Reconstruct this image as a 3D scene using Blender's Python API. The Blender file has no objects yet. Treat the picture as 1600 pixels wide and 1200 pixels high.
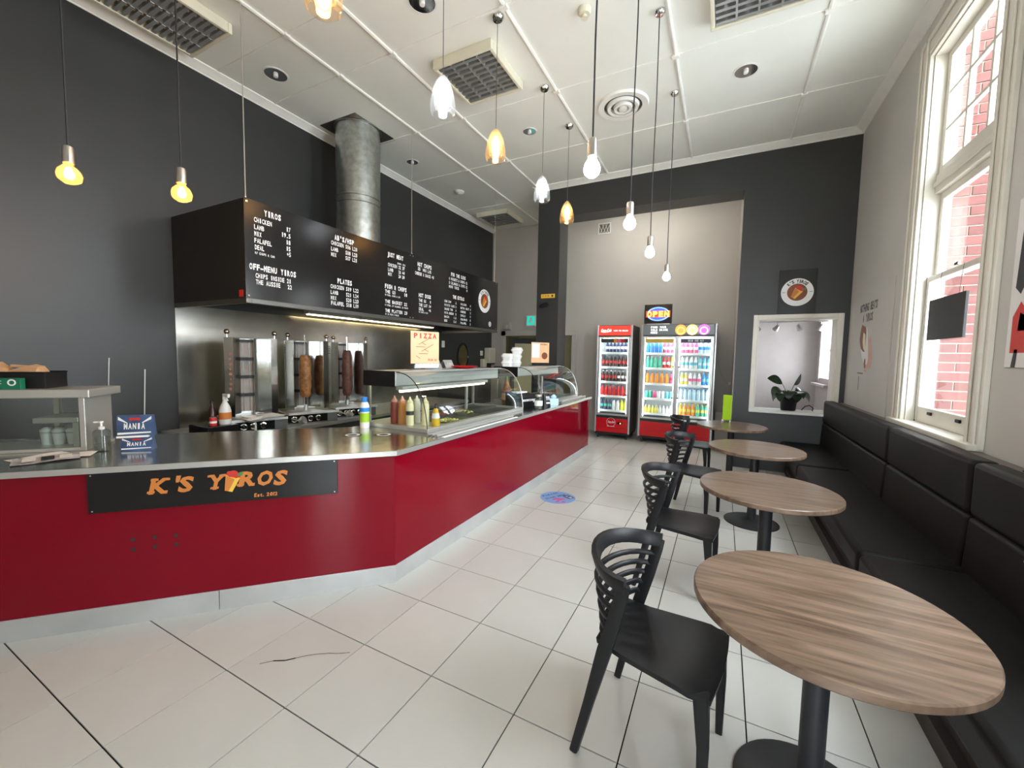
import bpy, bmesh, math, random
from mathutils import Matrix, Vector
random.seed(7)
S = bpy.context.scene
COL = S.collection
PI = math.pi
# ------------------------------------------------------------------ camera
cam_d = bpy.data.cameras.new('camera')
cam_d.sensor_width = 36.0
cam_d.lens = 638.32 / 1600 * 36.0
cam_d.clip_start = 0.05
cam = bpy.data.objects.new('camera', cam_d)
COL.objects.link(cam)
_r = Vector((0.8881072, 0.4592479, 0.0188903))
_u = Vector((-0.0483343, 0.0524419, 0.9974536))
_f = Vector((-0.4570879, 0.8867588, -0.0687715))
cam.matrix_world = Matrix(((_r.x, _u.x, -_f.x, 2.08932), (_r.y, _u.y, -_f.y, -1.95941),
                           (_r.z, _u.z, -_f.z, 1.56212), (0, 0, 0, 1)))
S.camera = cam
# ------------------------------------------------------------------ light and exposure
S.view_settings.view_transform = 'Standard'
S.view_settings.look = 'None'
S.view_settings.gamma = 1.0
S.view_settings.use_curve_mapping = False
S.view_settings.exposure = 0.75
W = bpy.data.worlds.new('daylight_sky')
S.world = W
W.use_nodes = True
W.node_tree.nodes['Background'].inputs[0].default_value = (0.86, 0.93, 1.0, 1)
W.node_tree.nodes['Background'].inputs[1].default_value = 12.0
sun_d = bpy.data.lights.new('sun', 'SUN')
sun_d.energy = 2.5
sun_d.angle = 0.01
sun_d.color = (1.0, 0.94, 0.85)
sun = bpy.data.objects.new('sun', sun_d)
COL.objects.link(sun)
sun.rotation_euler = Vector((0.0, 0.42, -0.9)).to_track_quat('-Z', 'Y').to_euler()
def portal(name, loc, direction, sx, sy):
    d = bpy.data.lights.new(name, 'AREA'); d.shape = 'RECTANGLE'; d.size = sx; d.size_y = sy
    d.cycles.is_portal = True
    o = bpy.data.objects.new(name, d); COL.objects.link(o); o.location = loc
    o.rotation_euler = Vector(direction).to_track_quat('-Z', 'Y').to_euler()
portal('daylight_portal_front', (2.85, -3.52, 1.3), (0, 1, 0), 1.0, 2.6)
portal('daylight_portal_side', (3.71, .0, 2.55), (-1, 0, 0), 1.2, 3.0)
portal('daylight_portal_window', (3.71, 2.235, 2.55), (-1, 0, 0), 1.1, 3.0)
portal('daylight_portal_servery', (3.85, 5.95, 1.65), (-1, 0, 0), 0.9, 1.2)
# ------------------------------------------------------------------ constants
XL, XR, YD, YB, YF, HC = -2.9, 3.52, 4.8, 6.6, -3.4, 4.52
# ------------------------------------------------------------------ materials
MT = {}
def mat(name, col, rough=0.5, metal=0.0, var=0.0, vscale=6.0, stretch=(1, 1, 1), bump=0.0, bscale=40.0,
        emit=None, estr=0.0, coat=0.0, rvar=0.0, trans=0.0, spec=0.5, rand=0.0, col2=None):
    m = bpy.data.materials.new(name); m.use_nodes = True
    nt = m.node_tree; b = nt.nodes['Principled BSDF']
    b.inputs['Base Color'].default_value = (*col, 1)
    b.inputs['Roughness'].default_value = rough
    b.inputs['Metallic'].default_value = metal
    b.inputs['Specular IOR Level'].default_value = spec
    if coat: b.inputs['Coat Weight'].default_value = coat; b.inputs['Coat Roughness'].default_value = 0.04
    if emit: b.inputs['Emission Color'].default_value = (*emit, 1); b.inputs['Emission Strength'].default_value = estr
    if trans: b.inputs['Transmission Weight'].default_value = trans
    tc = mp = None
    def coords():
        nonlocal tc, mp
        if mp is None:
            tc = nt.nodes.new('ShaderNodeTexCoord'); mp = nt.nodes.new('ShaderNodeMapping')
            mp.inputs['Scale'].default_value = stretch
            nt.links.new(tc.outputs['Object'], mp.inputs[0])
        return mp.outputs[0]
    if var or col2:
        n = nt.nodes.new('ShaderNodeTexNoise'); n.inputs['Scale'].default_value = vscale; n.inputs['Detail'].default_value = 5
        nt.links.new(coords(), n.inputs['Vector'])
        r = nt.nodes.new('ShaderNodeValToRGB')
        c2 = col2 or tuple(min(1, c * (1 + var)) for c in col)
        c1 = col if col2 else tuple(c * (1 - var) for c in col)
        r.color_ramp.elements[0].position = 0.32; r.color_ramp.elements[1].position = 0.68
        r.color_ramp.elements[0].color = (*c1, 1); r.color_ramp.elements[1].color = (*c2, 1)
        nt.links.new(n.outputs['Fac'], r.inputs[0])
        out = r.outputs[0]
        if rand:
            oi = nt.nodes.new('ShaderNodeObjectInfo'); hs = nt.nodes.new('ShaderNodeHueSaturation')
            mr = nt.nodes.new('ShaderNodeMapRange'); mr.inputs[3].default_value = 1 - rand; mr.inputs[4].default_value = 1 + rand
            nt.links.new(oi.outputs['Random'], mr.inputs[0]); nt.links.new(mr.outputs[0], hs.inputs['Value'])
            nt.links.new(out, hs.inputs['Color']); out = hs.outputs[0]
        nt.links.new(out, b.inputs['Base Color'])
        if rvar:
            mr = nt.nodes.new('ShaderNodeMapRange'); mr.inputs[3].default_value = max(0, rough - rvar); mr.inputs[4].default_value = rough + rvar
            nt.links.new(n.outputs['Fac'], mr.inputs[0]); nt.links.new(mr.outputs[0], b.inputs['Roughness'])
    if bump:
        n2 = nt.nodes.new('ShaderNodeTexNoise'); n2.inputs['Scale'].default_value = bscale; n2.inputs['Detail'].default_value = 3
        nt.links.new(coords(), n2.inputs['Vector'])
        bp = nt.nodes.new('ShaderNodeBump'); bp.inputs['Strength'].default_value = bump; bp.inputs['Distance'].default_value = 0.004
        nt.links.new(n2.outputs['Fac'], bp.inputs['Height']); nt.links.new(bp.outputs[0], b.inputs['Normal'])
    MT[name] = m
    return m
def glassmat(name, tint=(0.95, 0.98, 0.97), gl=0.12, rough=0.0, milk=0.0):
    m = bpy.data.materials.new(name); m.use_nodes = True; nt = m.node_tree; nt.nodes.clear()
    o = nt.nodes.new('ShaderNodeOutputMaterial'); mx = nt.nodes.new('ShaderNodeMixShader')
    t = nt.nodes.new('ShaderNodeBsdfTransparent'); t.inputs[0].default_value = (*tint, 1)
    g = nt.nodes.new('ShaderNodeBsdfGlossy'); g.inputs['Roughness'].default_value = rough
    lw = nt.nodes.new('ShaderNodeLayerWeight'); lw.inputs['Blend'].default_value = 0.5
    pw = nt.nodes.new('ShaderNodeMath'); pw.operation = 'POWER'; pw.inputs[1].default_value = 4.0
    ma = nt.nodes.new('ShaderNodeMath'); ma.operation = 'MULTIPLY_ADD'; ma.inputs[1].default_value = 0.7; ma.inputs[2].default_value = gl * 0.35
    nt.links.new(lw.outputs['Facing'], pw.inputs[0]); nt.links.new(pw.outputs[0], ma.inputs[0])
    nt.links.new(ma.outputs[0], mx.inputs[0]); nt.links.new(t.outputs[0], mx.inputs[1]); nt.links.new(g.outputs[0], mx.inputs[2])
    out = mx.outputs[0]
    if milk:
        tr = nt.nodes.new('ShaderNodeBsdfTranslucent'); tr.inputs[0].default_value = (*tint, 1); m2 = nt.nodes.new('ShaderNodeMixShader'); m2.inputs[0].default_value = milk
        nt.links.new(out, m2.inputs[1]); nt.links.new(tr.outputs[0], m2.inputs[2]); out = m2.outputs[0]
    nt.links.new(out, o.inputs[0]); MT[name] = m
mat('tile', (0.565, 0.56, 0.52), 0.30, var=0.022, vscale=3.5, rand=0.025, rvar=0.05)
mat('grout', (0.012, 0.010, 0.010), 0.95, spec=0.1)
mat('dark_paint', (0.0325, 0.0342, 0.0330), 0.42, var=0.12, vscale=1.2, bump=0.05, bscale=60)
mat('grey_paint', (0.50, 0.47, 0.43), 0.6, var=0.04, vscale=1.0, bump=0.05, bscale=50)
mat('white_paint', (0.58, 0.565, 0.525), 0.6, var=0.04, vscale=1.3, bump=0.05, bscale=50)
mat('ceiling_paint', (0.84, 0.855, 0.79), 0.6, var=0.03, vscale=1.5)
mat('ceiling_trim', (0.86, 0.855, 0.80), 0.5, var=0.03)
mat('trim_cream', (0.74, 0.71, 0.62), 0.35, var=0.05, vscale=3)
mat('room_pink', (0.50, 0.455, 0.44), 0.6, var=0.04)
mat('cream_wall', (0.62, 0.57, 0.33), 0.6, var=0.04)
mat('red_gloss', (0.205, 0.0018, 0.011), 0.06, var=0.04, vscale=1.0, spec=0.25)
mat('red_plastic', (0.55, 0.006, 0.012), 0.25, var=0.05)
mat('steel', (0.66, 0.66, 0.625), 0.30, 0.72, var=0.03, vscale=4, rvar=0.03)
mat('steel_top', (0.62, 0.61, 0.57), 0.17, 1.0, var=0.06, vscale=4, stretch=(3, 3, 1), rvar=0.05)
mat('steel_splash', (0.55, 0.54, 0.49), 0.24, 1.0, var=0.12, vscale=2.2, rvar=0.08, bump=0.06, bscale=3)
mat('steel_dark', (0.17, 0.165, 0.15), 0.38, 0.8, var=0.05, vscale=5)
mat('mirror_steel', (0.58, 0.58, 0.55), 0.16, 1.0, var=0.05, vscale=3, bump=0.05, bscale=5)
mat('chrome', (0.8, 0.8, 0.8), 0.08, 1.0, var=0.03)
mat('brass_ball', (0.42, 0.33, 0.22), 0.15, 1.0, var=0.06)
mat('galvanised', (0.50, 0.53, 0.51), 0.33, 1.0, var=0.18, vscale=16, rvar=0.1)
mat('kick_metal', (0.60, 0.61, 0.60), 0.36, 0.5, var=0.10, vscale=3, rvar=0.08)
mat('brushed_socket', (0.66, 0.63, 0.60), 0.28, 1.0, var=0.06, stretch=(12, 12, 1))
mat('black_gloss', (0.012, 0.012, 0.012), 0.16, var=0.2, vscale=2)
mat('black_board', (0.008, 0.008, 0.008), 0.22, var=0.2, vscale=1)
mat('black_matt', (0.016, 0.016, 0.016), 0.55, var=0.15)
mat('black_plastic', (0.010, 0.010, 0.011), 0.42, var=0.10, vscale=9, bump=0.03, bscale=200, spec=0.3)
mat('black_iron', (0.018, 0.019, 0.021), 0.45, var=0.15, vscale=8)
mat('vinyl', (0.0075, 0.0065, 0.0062), 0.5, var=0.12, vscale=5, spec=0.25, bump=0.12, bscale=220)
mat('plinth', (0.045, 0.042, 0.038), 0.6, var=0.2, vscale=5, stretch=(1, 6, 1))
mat('ledge', (0.16, 0.13, 0.11), 0.4, var=0.12, vscale=6, stretch=(8, 1, 1))
mat('white_plastic', (0.80, 0.80, 0.77), 0.35, var=0.03)
mat('cream_plastic', (0.72, 0.69, 0.55), 0.4, var=0.04)
mat('white_print', (0.85, 0.85, 0.83), 0.5, var=0.01)
mat('orange_print', (0.62, 0.20, 0.035), 0.5, var=0.04)
mat('yellow_print', (0.85, 0.50, 0.06), 0.5, var=0.05)
mat('brown_print', (0.22, 0.06, 0.02), 0.5, var=0.06)
mat('red_print', (0.60, 0.03, 0.02), 0.5, var=0.04)
mat('green_print', (0.04, 0.25, 0.06), 0.5, var=0.05)
mat('black_print', (0.02, 0.02, 0.02), 0.5, var=0.05)
mat('skin_print', (0.62, 0.36, 0.25), 0.5, var=0.12, vscale=12)
mat('paper_white', (0.80, 0.79, 0.76), 0.6, var=0.04, vscale=4)
mat('paper_grey', (0.45, 0.45, 0.47), 0.5, var=0.5, vscale=14)
mat('kraft', (0.50, 0.31, 0.17), 0.7, var=0.12, vscale=7)
mat('green_carton', (0.008, 0.16, 0.085), 0.4, var=0.08)
mat('peach_print', (0.85, 0.50, 0.27), 0.45, var=0.10, vscale=3)
mat('lime', (0.36, 0.62, 0.02), 0.35, var=0.06)
mat('blue_decal', (0.19, 0.38, 0.70), 0.35, var=0.05)
mat('navy', (0.03, 0.03, 0.12), 0.4, var=0.05)
mat('pink_print', (0.62, 0.10, 0.30), 0.4, var=0.05)
mat('leaf', (0.010, 0.028, 0.011), 0.32, var=0.3, vscale=10)
mat('chicken', (0.42, 0.19, 0.05), 0.5, col2=(0.16, 0.06, 0.015), vscale=26, bump=0.9, bscale=26)
mat('lamb', (0.17, 0.065, 0.04), 0.5, col2=(0.07, 0.025, 0.018), vscale=26, bump=0.9, bscale=26)
mat('ceramic', (0.42, 0.36, 0.32), 0.7, var=0.2, vscale=8)
mat('salad', (0.62, 0.60, 0.20), 0.6, var=0.3, vscale=18)
mat('rubber', (0.03, 0.03, 0.03), 0.7, var=0.1)
mat('sauce_red', (0.28, 0.05, 0.03), 0.35, var=0.06)
mat('sauce_orange', (0.60, 0.22, 0.03), 0.35, var=0.06)
mat('sauce_cream', (0.78, 0.70, 0.42), 0.35, var=0.05)
mat('sauce_yellow', (0.75, 0.45, 0.02), 0.35, var=0.05)
mat('cap_pink', (0.62, 0.30, 0.24), 0.4, var=0.05)
mat('cap_clear', (0.60, 0.60, 0.50), 0.3, var=0.05)
mat('spot_grey', (0.42, 0.40, 0.38), 0.35, 0.6, var=0.05)
mat('mortar', (0.42, 0.38, 0.31), 0.9, var=0.08, vscale=20)
mat('brick', (0.115, 0.038, 0.033), 0.85, var=0.16, vscale=14, rand=0.12, bump=0.3, bscale=70)
mat('concrete', (0.45, 0.44, 0.42), 0.85, var=0.1)
mat('oil_print', (0.05, 0.09, 0.19), 0.3, var=0.5, vscale=9)
mat('silver_paint', (0.62, 0.63, 0.63), 0.3, 0.75, var=0.04)
mat('fridge_side', (0.10, 0.09, 0.09), 0.4, var=0.08)
mat('fridge_liner', (0.86, 0.88, 0.90), 0.45, var=0.02)
mat('lit_red', (0.60, 0.03, 0.02), 0.3, emit=(1.0, 0.06, 0.04), estr=0.55)
mat('lit_white', (0.9, 0.9, 0.9), 0.3, emit=(1, 1, 1), estr=0.9)
mat('lit_dark', (0.05, 0.06, 0.06), 0.25, emit=(0.10, 0.12, 0.12), estr=0.6)
mat('lit_orange', (0.9, 0.3, 0.05), 0.3, emit=(1, 0.28, 0.04), estr=0.9)
mat('lit_yellow', (0.9, 0.75, 0.2), 0.3, emit=(1, 0.72, 0.16), estr=0.9)
mat('lit_magenta', (0.7, 0.1, 0.6), 0.3, emit=(0.85, 0.10, 0.75), estr=0.8)
mat('led_white', (1, 1, 1), 0.3, emit=(0.93, 0.98, 1.0), estr=14.0)
mat('led_yellow', (1, 0.8, 0.2), 0.3, emit=(1, 0.55, 0.05), estr=2.2)
mat('led_red', (1, 0.1, 0.05), 0.3, emit=(1, 0.05, 0.02), estr=0.55)
mat('led_cyan', (0.2, 0.8, 1), 0.3, emit=(0.25, 0.75, 1), estr=2.0)
mat('led_blue', (0.1, 0.15, 0.8), 0.3, emit=(0.06, 0.08, 0.7), estr=0.7)
mat('exit_green', (0.02, 0.5, 0.38), 0.3, emit=(0.01, 0.45, 0.33), estr=0.7)
mat('tube_warm', (1, 0.95, 0.7), 0.3, emit=(1, 0.86, 0.50), estr=3.2)
mat('hood_tube', (1, 0.9, 0.6), 0.3, emit=(1, 0.78, 0.42), estr=7.0)
mat('glass_bulb_cool', (1, 1, 1), 0.3, emit=(0.95, 0.97, 1.0), estr=55.0)
mat('bulb_cool', (1, 1, 1), 0.3, emit=(0.95, 0.97, 1.0), estr=98.0)
mat('bulb_warm', (1, 0.8, 0.4), 0.3, emit=(1, 0.62, 0.22), estr=60.0)
mat('core_warm', (1, 0.9, 0.6), 0.3, emit=(1, 0.66, 0.26), estr=420.0)
mat('fill_tube_cool', (1, 1, 1), 0.3, emit=(1.0, 0.96, 0.88), estr=46.0)  # glow of the tubes added behind the beam
glassmat('clear_glass', gl=0.10)
glassmat('window_glass', (0.97, 0.98, 0.98), 0.05)
glassmat('case_glass', (0.86, 0.90, 0.88), 0.16)
glassmat('shade_glass', (0.90, 0.92, 0.93), 0.28, milk=0.06)
glassmat('amber_glass', (1.0, 0.66, 0.26), 0.25, milk=0.035)
glassmat('amber_shade', (0.98, 0.86, 0.70), 0.28, milk=0.06)
glassmat('bottle_clear', (0.80, 0.84, 0.84), 0.2)
def wood(name):
    m = bpy.data.materials.new(name); m.use_nodes = True; nt = m.node_tree; b = nt.nodes['Principled BSDF']
    b.inputs['Roughness'].default_value = 0.30
    tc = nt.nodes.new('ShaderNodeTexCoord'); mp = nt.nodes.new('ShaderNodeMapping'); mp.inputs['Scale'].default_value = (1.3, 15, 4)
    oi = nt.nodes.new('ShaderNodeObjectInfo')
    ad = nt.nodes.new('ShaderNodeVectorMath'); ad.operation = 'ADD'
    sc = nt.nodes.new('ShaderNodeVectorMath'); sc.operation = 'SCALE'; sc.inputs['Scale'].default_value = 9
    cb = nt.nodes.new('ShaderNodeCombineXYZ')
    for k in range(3): nt.links.new(oi.outputs['Random'], cb.inputs[k])
    nt.links.new(cb.outputs[0], sc.inputs[0])
    nt.links.new(tc.outputs['Object'], ad.inputs[0]); nt.links.new(sc.outputs[0], ad.inputs[1])
    nt.links.new(ad.outputs[0], mp.inputs[0])
    n = nt.nodes.new('ShaderNodeTexNoise'); n.inputs['Scale'].default_value = 2.6; n.inputs['Detail'].default_value = 7; n.inputs['Distortion'].default_value = 0.6
    nt.links.new(mp.outputs[0], n.inputs['Vector'])
    r = nt.nodes.new('ShaderNodeValToRGB'); e = r.color_ramp.elements
    e[0].position = 0.30; e[0].color = (0.082, 0.048, 0.030, 1); e[1].position = 0.72; e[1].color = (0.23, 0.155, 0.108, 1)
    k = e.new(0.5); k.color = (0.155, 0.102, 0.068, 1)
    nt.links.new(n.outputs['Fac'], r.inputs[0]); nt.links.new(r.outputs[0], b.inputs['Base Color'])
    bp = nt.nodes.new('ShaderNodeBump'); bp.inputs['Strength'].default_value = 0.06; bp.inputs['Distance'].default_value = 0.002
    nt.links.new(n.outputs['Fac'], bp.inputs['Height']); nt.links.new(bp.outputs[0], b.inputs['Normal'])
    MT[name] = m
wood('walnut')
for nm, c in dict(d_cola=(0.05, 0.015, 0.012), d_red=(0.65, 0.02, 0.02), d_white=(0.85, 0.85, 0.85), d_blue=(0.03, 0.25, 0.75), d_pink=(0.80, 0.12, 0.30),
                  d_green=(0.10, 0.55, 0.38), d_orange=(0.90, 0.28, 0.02), d_yellow=(0.85, 0.70, 0.10), d_teal=(0.15, 0.55, 0.70), d_navy=(0.03, 0.04, 0.12),
                  d_lemon=(0.75, 0.80, 0.05), d_clear=(0.55, 0.75, 0.90)).items():
    mat(nm, c, 0.25, var=0.06)
# ------------------------------------------------------------------ mesh builder
class MB:
    def __init__(s): s.v = []; s.f = []
    def add(s, vs, fs):
        o = len(s.v); s.v += [tuple(p) for p in vs]; s.f += [tuple(i + o for i in f) for f in fs]; return s
    def box(s, x0, x1, y0, y1, z0, z1):
        return s.add([(x0, y0, z0), (x1, y0, z0), (x1, y1, z0), (x0, y1, z0), (x0, y0, z1), (x1, y0, z1), (x1, y1, z1), (x0, y1, z1)],
                     [(0, 3, 2, 1), (4, 5, 6, 7), (0, 1, 5, 4), (1, 2, 6, 5), (2, 3, 7, 6), (3, 0, 4, 7)])
    def poly(s, pts, z0, z1):
        n = len(pts)
        return s.add([(x, y, z0) for x, y in pts] + [(x, y, z1) for x, y in pts],
                     [tuple(range(n - 1, -1, -1)), tuple(range(n, 2 * n))] + [(i, (i + 1) % n, n + (i + 1) % n, n + i) for i in range(n)])
    def loft(s, rings, closed=True, caps=True):
        n = len(rings[0]); vs = [p for r in rings for p in r]; fs = []
        for k in range(len(rings) - 1):
            for i in range(n if closed else n - 1):
                j = (i + 1) % n; fs.append((k * n + i, k * n + j, (k + 1) * n + j, (k + 1) * n + i))
        if caps and closed:
            fs.append(tuple(range(n - 1, -1, -1))); fs.append(tuple((len(rings) - 1) * n + i for i in range(n)))
        return s.add(vs, fs)
    def lathe(s, prof, n=20, c=(0, 0, 0), caps=True):
        rings = [[(c[0] + r * math.cos(2 * PI * i / n), c[1] + r * math.sin(2 * PI * i / n), c[2] + z) for i in range(n)] for r, z in prof]
        return s.loft(rings, True, caps)
    def tube(s, pts, r, n=8):
        pts = [Vector(p) for p in pts]; R = r if isinstance(r, (list, tuple)) else [r] * len(pts)
        rings = []; side = None
        for i, p in enumerate(pts):
            t = (pts[min(i + 1, len(pts) - 1)] - pts[max(i - 1, 0)]).normalized()
            if side is None: side = t.cross(Vector((0, 0, 1)) if abs(t.z) < 0.9 else Vector((1, 0, 0))).normalized()
            side = (side - t * side.dot(t)).normalized(); up = t.cross(side)
            rings.append([p + (side * math.cos(2 * PI * k / n) + up * math.sin(2 * PI * k / n)) * R[i] for k in range(n)])
        return s.loft(rings)
    def sphere(s, c, r, n=14, m=8, sz=1.0):
        return s.lathe([(max(1e-4, r * math.sin(PI * k / m)), -r * sz * math.cos(PI * k / m)) for k in range(m + 1)], n, c)
    def xf(s, M):
        s.v = [tuple(M @ Vector(p)) for p in s.v]; return s
    def join(s, o): return s.add(o.v, o.f)
    def mesh(s, name, m, smooth=40):
        me = bpy.data.meshes.new(name); me.from_pydata(s.v, [], s.f)
        bm = bmesh.new(); bm.from_mesh(me); bmesh.ops.recalc_face_normals(bm, faces=bm.faces); bm.to_mesh(me); bm.free()
        if smooth:
            me.polygons.foreach_set('use_smooth', [True] * len(me.polygons)); me.set_sharp_from_angle(angle=math.radians(smooth))
        me.materials.append(MT[m]); return me
    def build(s, name, m, parent=None, loc=(0, 0, 0), rot=(0, 0, 0), smooth=40, bevel=0, seg=2, flat=False):
        me = s.flatmesh(name, m) if flat else s.mesh(name, m, smooth)
        return obj(name, me, parent, loc, rot, bevel, seg)
    def flatmesh(s, name, m):
        me = bpy.data.meshes.new(name); me.from_pydata(s.v, [], s.f); me.materials.append(MT[m]); return me
def obj(name, me, parent=None, loc=(0, 0, 0), rot=(0, 0, 0), bevel=0, seg=2):
    o = bpy.data.objects.new(name, me); COL.objects.link(o)
    o.location = loc; o.rotation_euler = rot
    if parent: o.parent = parent
    if bevel:
        b = o.modifiers.new('bevel', 'BEVEL'); b.width = bevel; b.segments = seg; b.limit_method = 'ANGLE'; b.angle_limit = math.radians(50)
        b.harden_normals = False
    return o
def tag(o, label, cat, group=None):
    o['label'] = label; o['category'] = cat
    if group: o['group'] = group
    return o
def thing(name, label, cat, loc=(0, 0, 0), rz=0, group=None):
    o = bpy.data.objects.new(name, None); COL.objects.link(o); o.empty_display_size = 0.1
    o.location = loc; o.rotation_euler = (0, 0, rz)
    return tag(o, label, cat, group)
def struct(o): o['kind'] = 'structure'; return o
def sroot(name, loc=(0, 0, 0)):
    o = bpy.data.objects.new(name, None); COL.objects.link(o); o.location = loc; return struct(o)
def dup(root, loc, rz, label, group=None):
    r = root.copy(); COL.objects.link(r); r.location = loc; r.rotation_euler = (0, 0, rz); r['label'] = label
    if group: r['group'] = group
    for ch in list(root.children):
        c = ch.copy(); COL.objects.link(c); c.parent = r
        for g in list(ch.children):
            d = g.copy(); COL.objects.link(d); d.parent = c
    return r
B = lambda *a: MB().box(*a)
# ------------------------------------------------------------------ lettering (built-in font turned into flat faces)
GL = {}
def glyphs(style, offset):
    chars = "ABCDEFGHIJKLMNOPQRSTUVWXYZabcdefghijklmnopqrstuvwxyz0123456789'&/-+.,!:$"
    tmp = []
    for ch in chars:
        c = bpy.data.curves.new('g', 'FONT'); c.body = ch; c.size = 1.0; c.offset = offset; c.resolution_u = 2; c.fill_mode = 'BOTH'
        o = bpy.data.objects.new('g', c); COL.objects.link(o); tmp.append((ch, o, c))
    dg = bpy.context.evaluated_depsgraph_get()
    for ch, o, c in tmp:
        me = bpy.data.meshes.new_from_object(o.evaluated_get(dg))
        vs = [(v.co.x, v.co.y) for v in me.vertices]
        fs = [tuple(p.vertices) for p in me.polygons]
        x0 = min(v[0] for v in vs); x1 = max(v[0] for v in vs)
        GL[style, ch] = ([(x - x0, y) for x, y in vs], fs, x1 - x0)
        bpy.data.meshes.remove(me)
    for ch, o, c in tmp:
        bpy.data.objects.remove(o); bpy.data.curves.remove(c)
glyphs('n', 0.026); glyphs('b', 0.042)
CAP = 0.70
def line(s, width, cap, style='n', mono=True, shear=0.0):
    """flat text in the x-y plane, left baseline at the origin"""
    mb = MB(); k = cap / CAP
    if mono:
        pitch = width / len(s)
        for i, ch in enumerate(s):
            if (style, ch) not in GL: continue
            vs, fs, w = GL[style, ch]; w = max(w, 0.30); sx = min(k * 1.15, pitch * 0.84 / w)
            off = i * pitch + (pitch - GL[style, ch][2] * sx) / 2
            mb.add([(off + x * sx + shear * y * k, y * k, 0) for x, y in vs], fs)
    else:
        tot = 0
        for ch in s: tot += (GL[style, ch][2] if (style, ch) in GL else 0.28) + 0.10
        sx = width / (tot - 0.10); x0 = 0
        for ch in s:
            if (style, ch) in GL:
                vs, fs, w = GL[style, ch]
                mb.add([((x0 + x) * sx + shear * y * k, y * k, 0) for x, y in vs], fs); x0 += w + 0.10
            else: x0 += 0.38
    return mb
def frame(org, xa, ya):
    xa = Vector(xa).normalized(); ya = Vector(ya).normalized(); za = xa.cross(ya)
    return Matrix(((xa.x, ya.x, za.x, org[0]), (xa.y, ya.y, za.y, org[1]), (xa.z, ya.z, za.z, org[2]), (0, 0, 0, 1)))
def put(mb, M, name, m, parent=None): return mb.xf(M).build(name, m, parent, flat=True)
def disc(r, n=32, sx=1.0, c=(0, 0)):
    return MB().add([(c[0] + r * sx * math.cos(2 * PI * i / n), c[1] + r * math.sin(2 * PI * i / n), 0) for i in range(n)], [tuple(range(n))])
def ring(r0, r1, n=36):
    return MB().loft([[(r * math.cos(2 * PI * i / n), r * math.sin(2 * PI * i / n), 0) for i in range(n)] for r in (r0, r1)], True, False)
def shape(pts, z=0.0): return MB().add([(x, y, z) for x, y in pts], [tuple(range(len(pts)))])
# ================================================================== the room
fl = struct(B(XL - .15, XR + .28, YF - .15, 8.4, -0.12, -0.007).build('floor', 'grout', smooth=0))
tm = {}
T = 0.45
for i in range(-3, 8):
    for j in range(-8, 15):
        x0, x1, y0, y1 = i * T + .0028, (i + 1) * T - .0028, j * T + .0028, (j + 1) * T - .0028
        x1 = min(x1, XR - .002); y0 = max(y0, YF + .002); y1 = min(y1, YB - .002)
        if i == 7: x1 = XR - .002
        k = (round(x1 - x0, 3), round(y1 - y0, 3))
        if k[0] < .05 or k[1] < .05: continue
        if k not in tm: tm[k] = B(0, k[0], 0, k[1], -0.007, 0).mesh('tile', 'tile', 0)
        obj('tile', tm[k], fl, (x0, y0, 0))
struct(B(XL, -1.352, YF, YB, -.007, 0).build('floor_kitchen', 'tile', smooth=0))
struct(B(XL - .15, XL, YF - .15, YB, 0, HC).build('wall_left', 'dark_paint', smooth=0))
w = MB().box(XL, -2.6, YB, YB + .15, 0, HC).box(-2.6, -.87, YB, YB + .15, 2.03, HC).box(-.87, 2.5, YB, YB + .15, 0, HC)
struct(w.build('wall_back', 'grey_paint', smooth=0))
w = MB().box(XL - .15, -.3, 8.1, 8.2, 0, 2.9).box(XL - .15, XL - .02, YB + .15, 8.1, 0, 2.9).box(-.45, -.3, YB + .15, 8.1, 0, 2.9)
struct(w.build('wall_corridor', 'cream_wall', smooth=0))
struct(B(XL - .15, -.3, YB + .15, 8.2, 2.9, 3.0).build('ceiling_corridor', 'ceiling_paint', smooth=0))
w = MB().box(-.93, -.52, YD, 5.2, 0, HC - .014).box(-.52, 2.24, YD, 5.2, 3.96, HC - .014)
w.box(2.24, 2.5, YD, 5.05, 0, HC - .014).box(3.4, XR, YD, 5.05, 0, HC - .014).box(2.5, 3.4, YD, 5.05, 0, .86).box(2.5, 3.4, YD, 5.05, 2.14, HC - .014)
struct(w.build('wall_arch', 'dark_paint', smooth=0))
struct(B(2.24, 2.42, 5.05, YB, 0, HC - .014).build('wall_recess', 'grey_paint', smooth=0))
w = MB().box(2.42, 2.48, 5.05, 6.6, 0, 2.75).box(2.42, 3.6, 6.6, 6.75, 0, 2.75)
w.box(3.5, 3.75, 5.05, 5.5, 0, 2.75).box(3.5, 3.75, 6.3, 6.75, 0, 2.75).box(3.5, 3.75, 5.5, 6.3, 0, 1.3).box(3.5, 3.75, 5.5, 6.3, 2.2, 2.75)
struct(w.build('wall_servery_room', 'room_pink', smooth=0))
struct(B(2.42, 3.75, 5.05, 6.75, 2.75, 2.85).build('ceiling_servery_room', 'ceiling_paint', smooth=0))
WY0, WY1, WZ0, WZ1 = 1.70, 2.775, 1.06, 4.10
w = MB().box(XR, 3.7, YF - .15, -.55, 0, HC + .18).box(XR, 3.7, -.55, .55, 0, WZ0).box(XR, 3.7, -.55, .55, WZ1, HC + .18).box(XR, 3.7, .55, WY0, 0, HC + .18).box(XR, 3.7, WY1, 5.05, 0, HC + .18).box(XR, 3.7, WY0, WY1, 0, WZ0).box(XR, 3.7, WY0, WY1, WZ1, HC + .18)
struct(w.build('wall_right', 'white_paint', smooth=0))
w = MB().box(XL, 2.4, YF - .15, YF, 0, HC).box(3.3, XR, YF - .15, YF, 0, HC).box(2.4, 3.3, YF - .15, YF, 0, .05).box(2.4, 3.3, YF - .15, YF, 2.5, HC)
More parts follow.
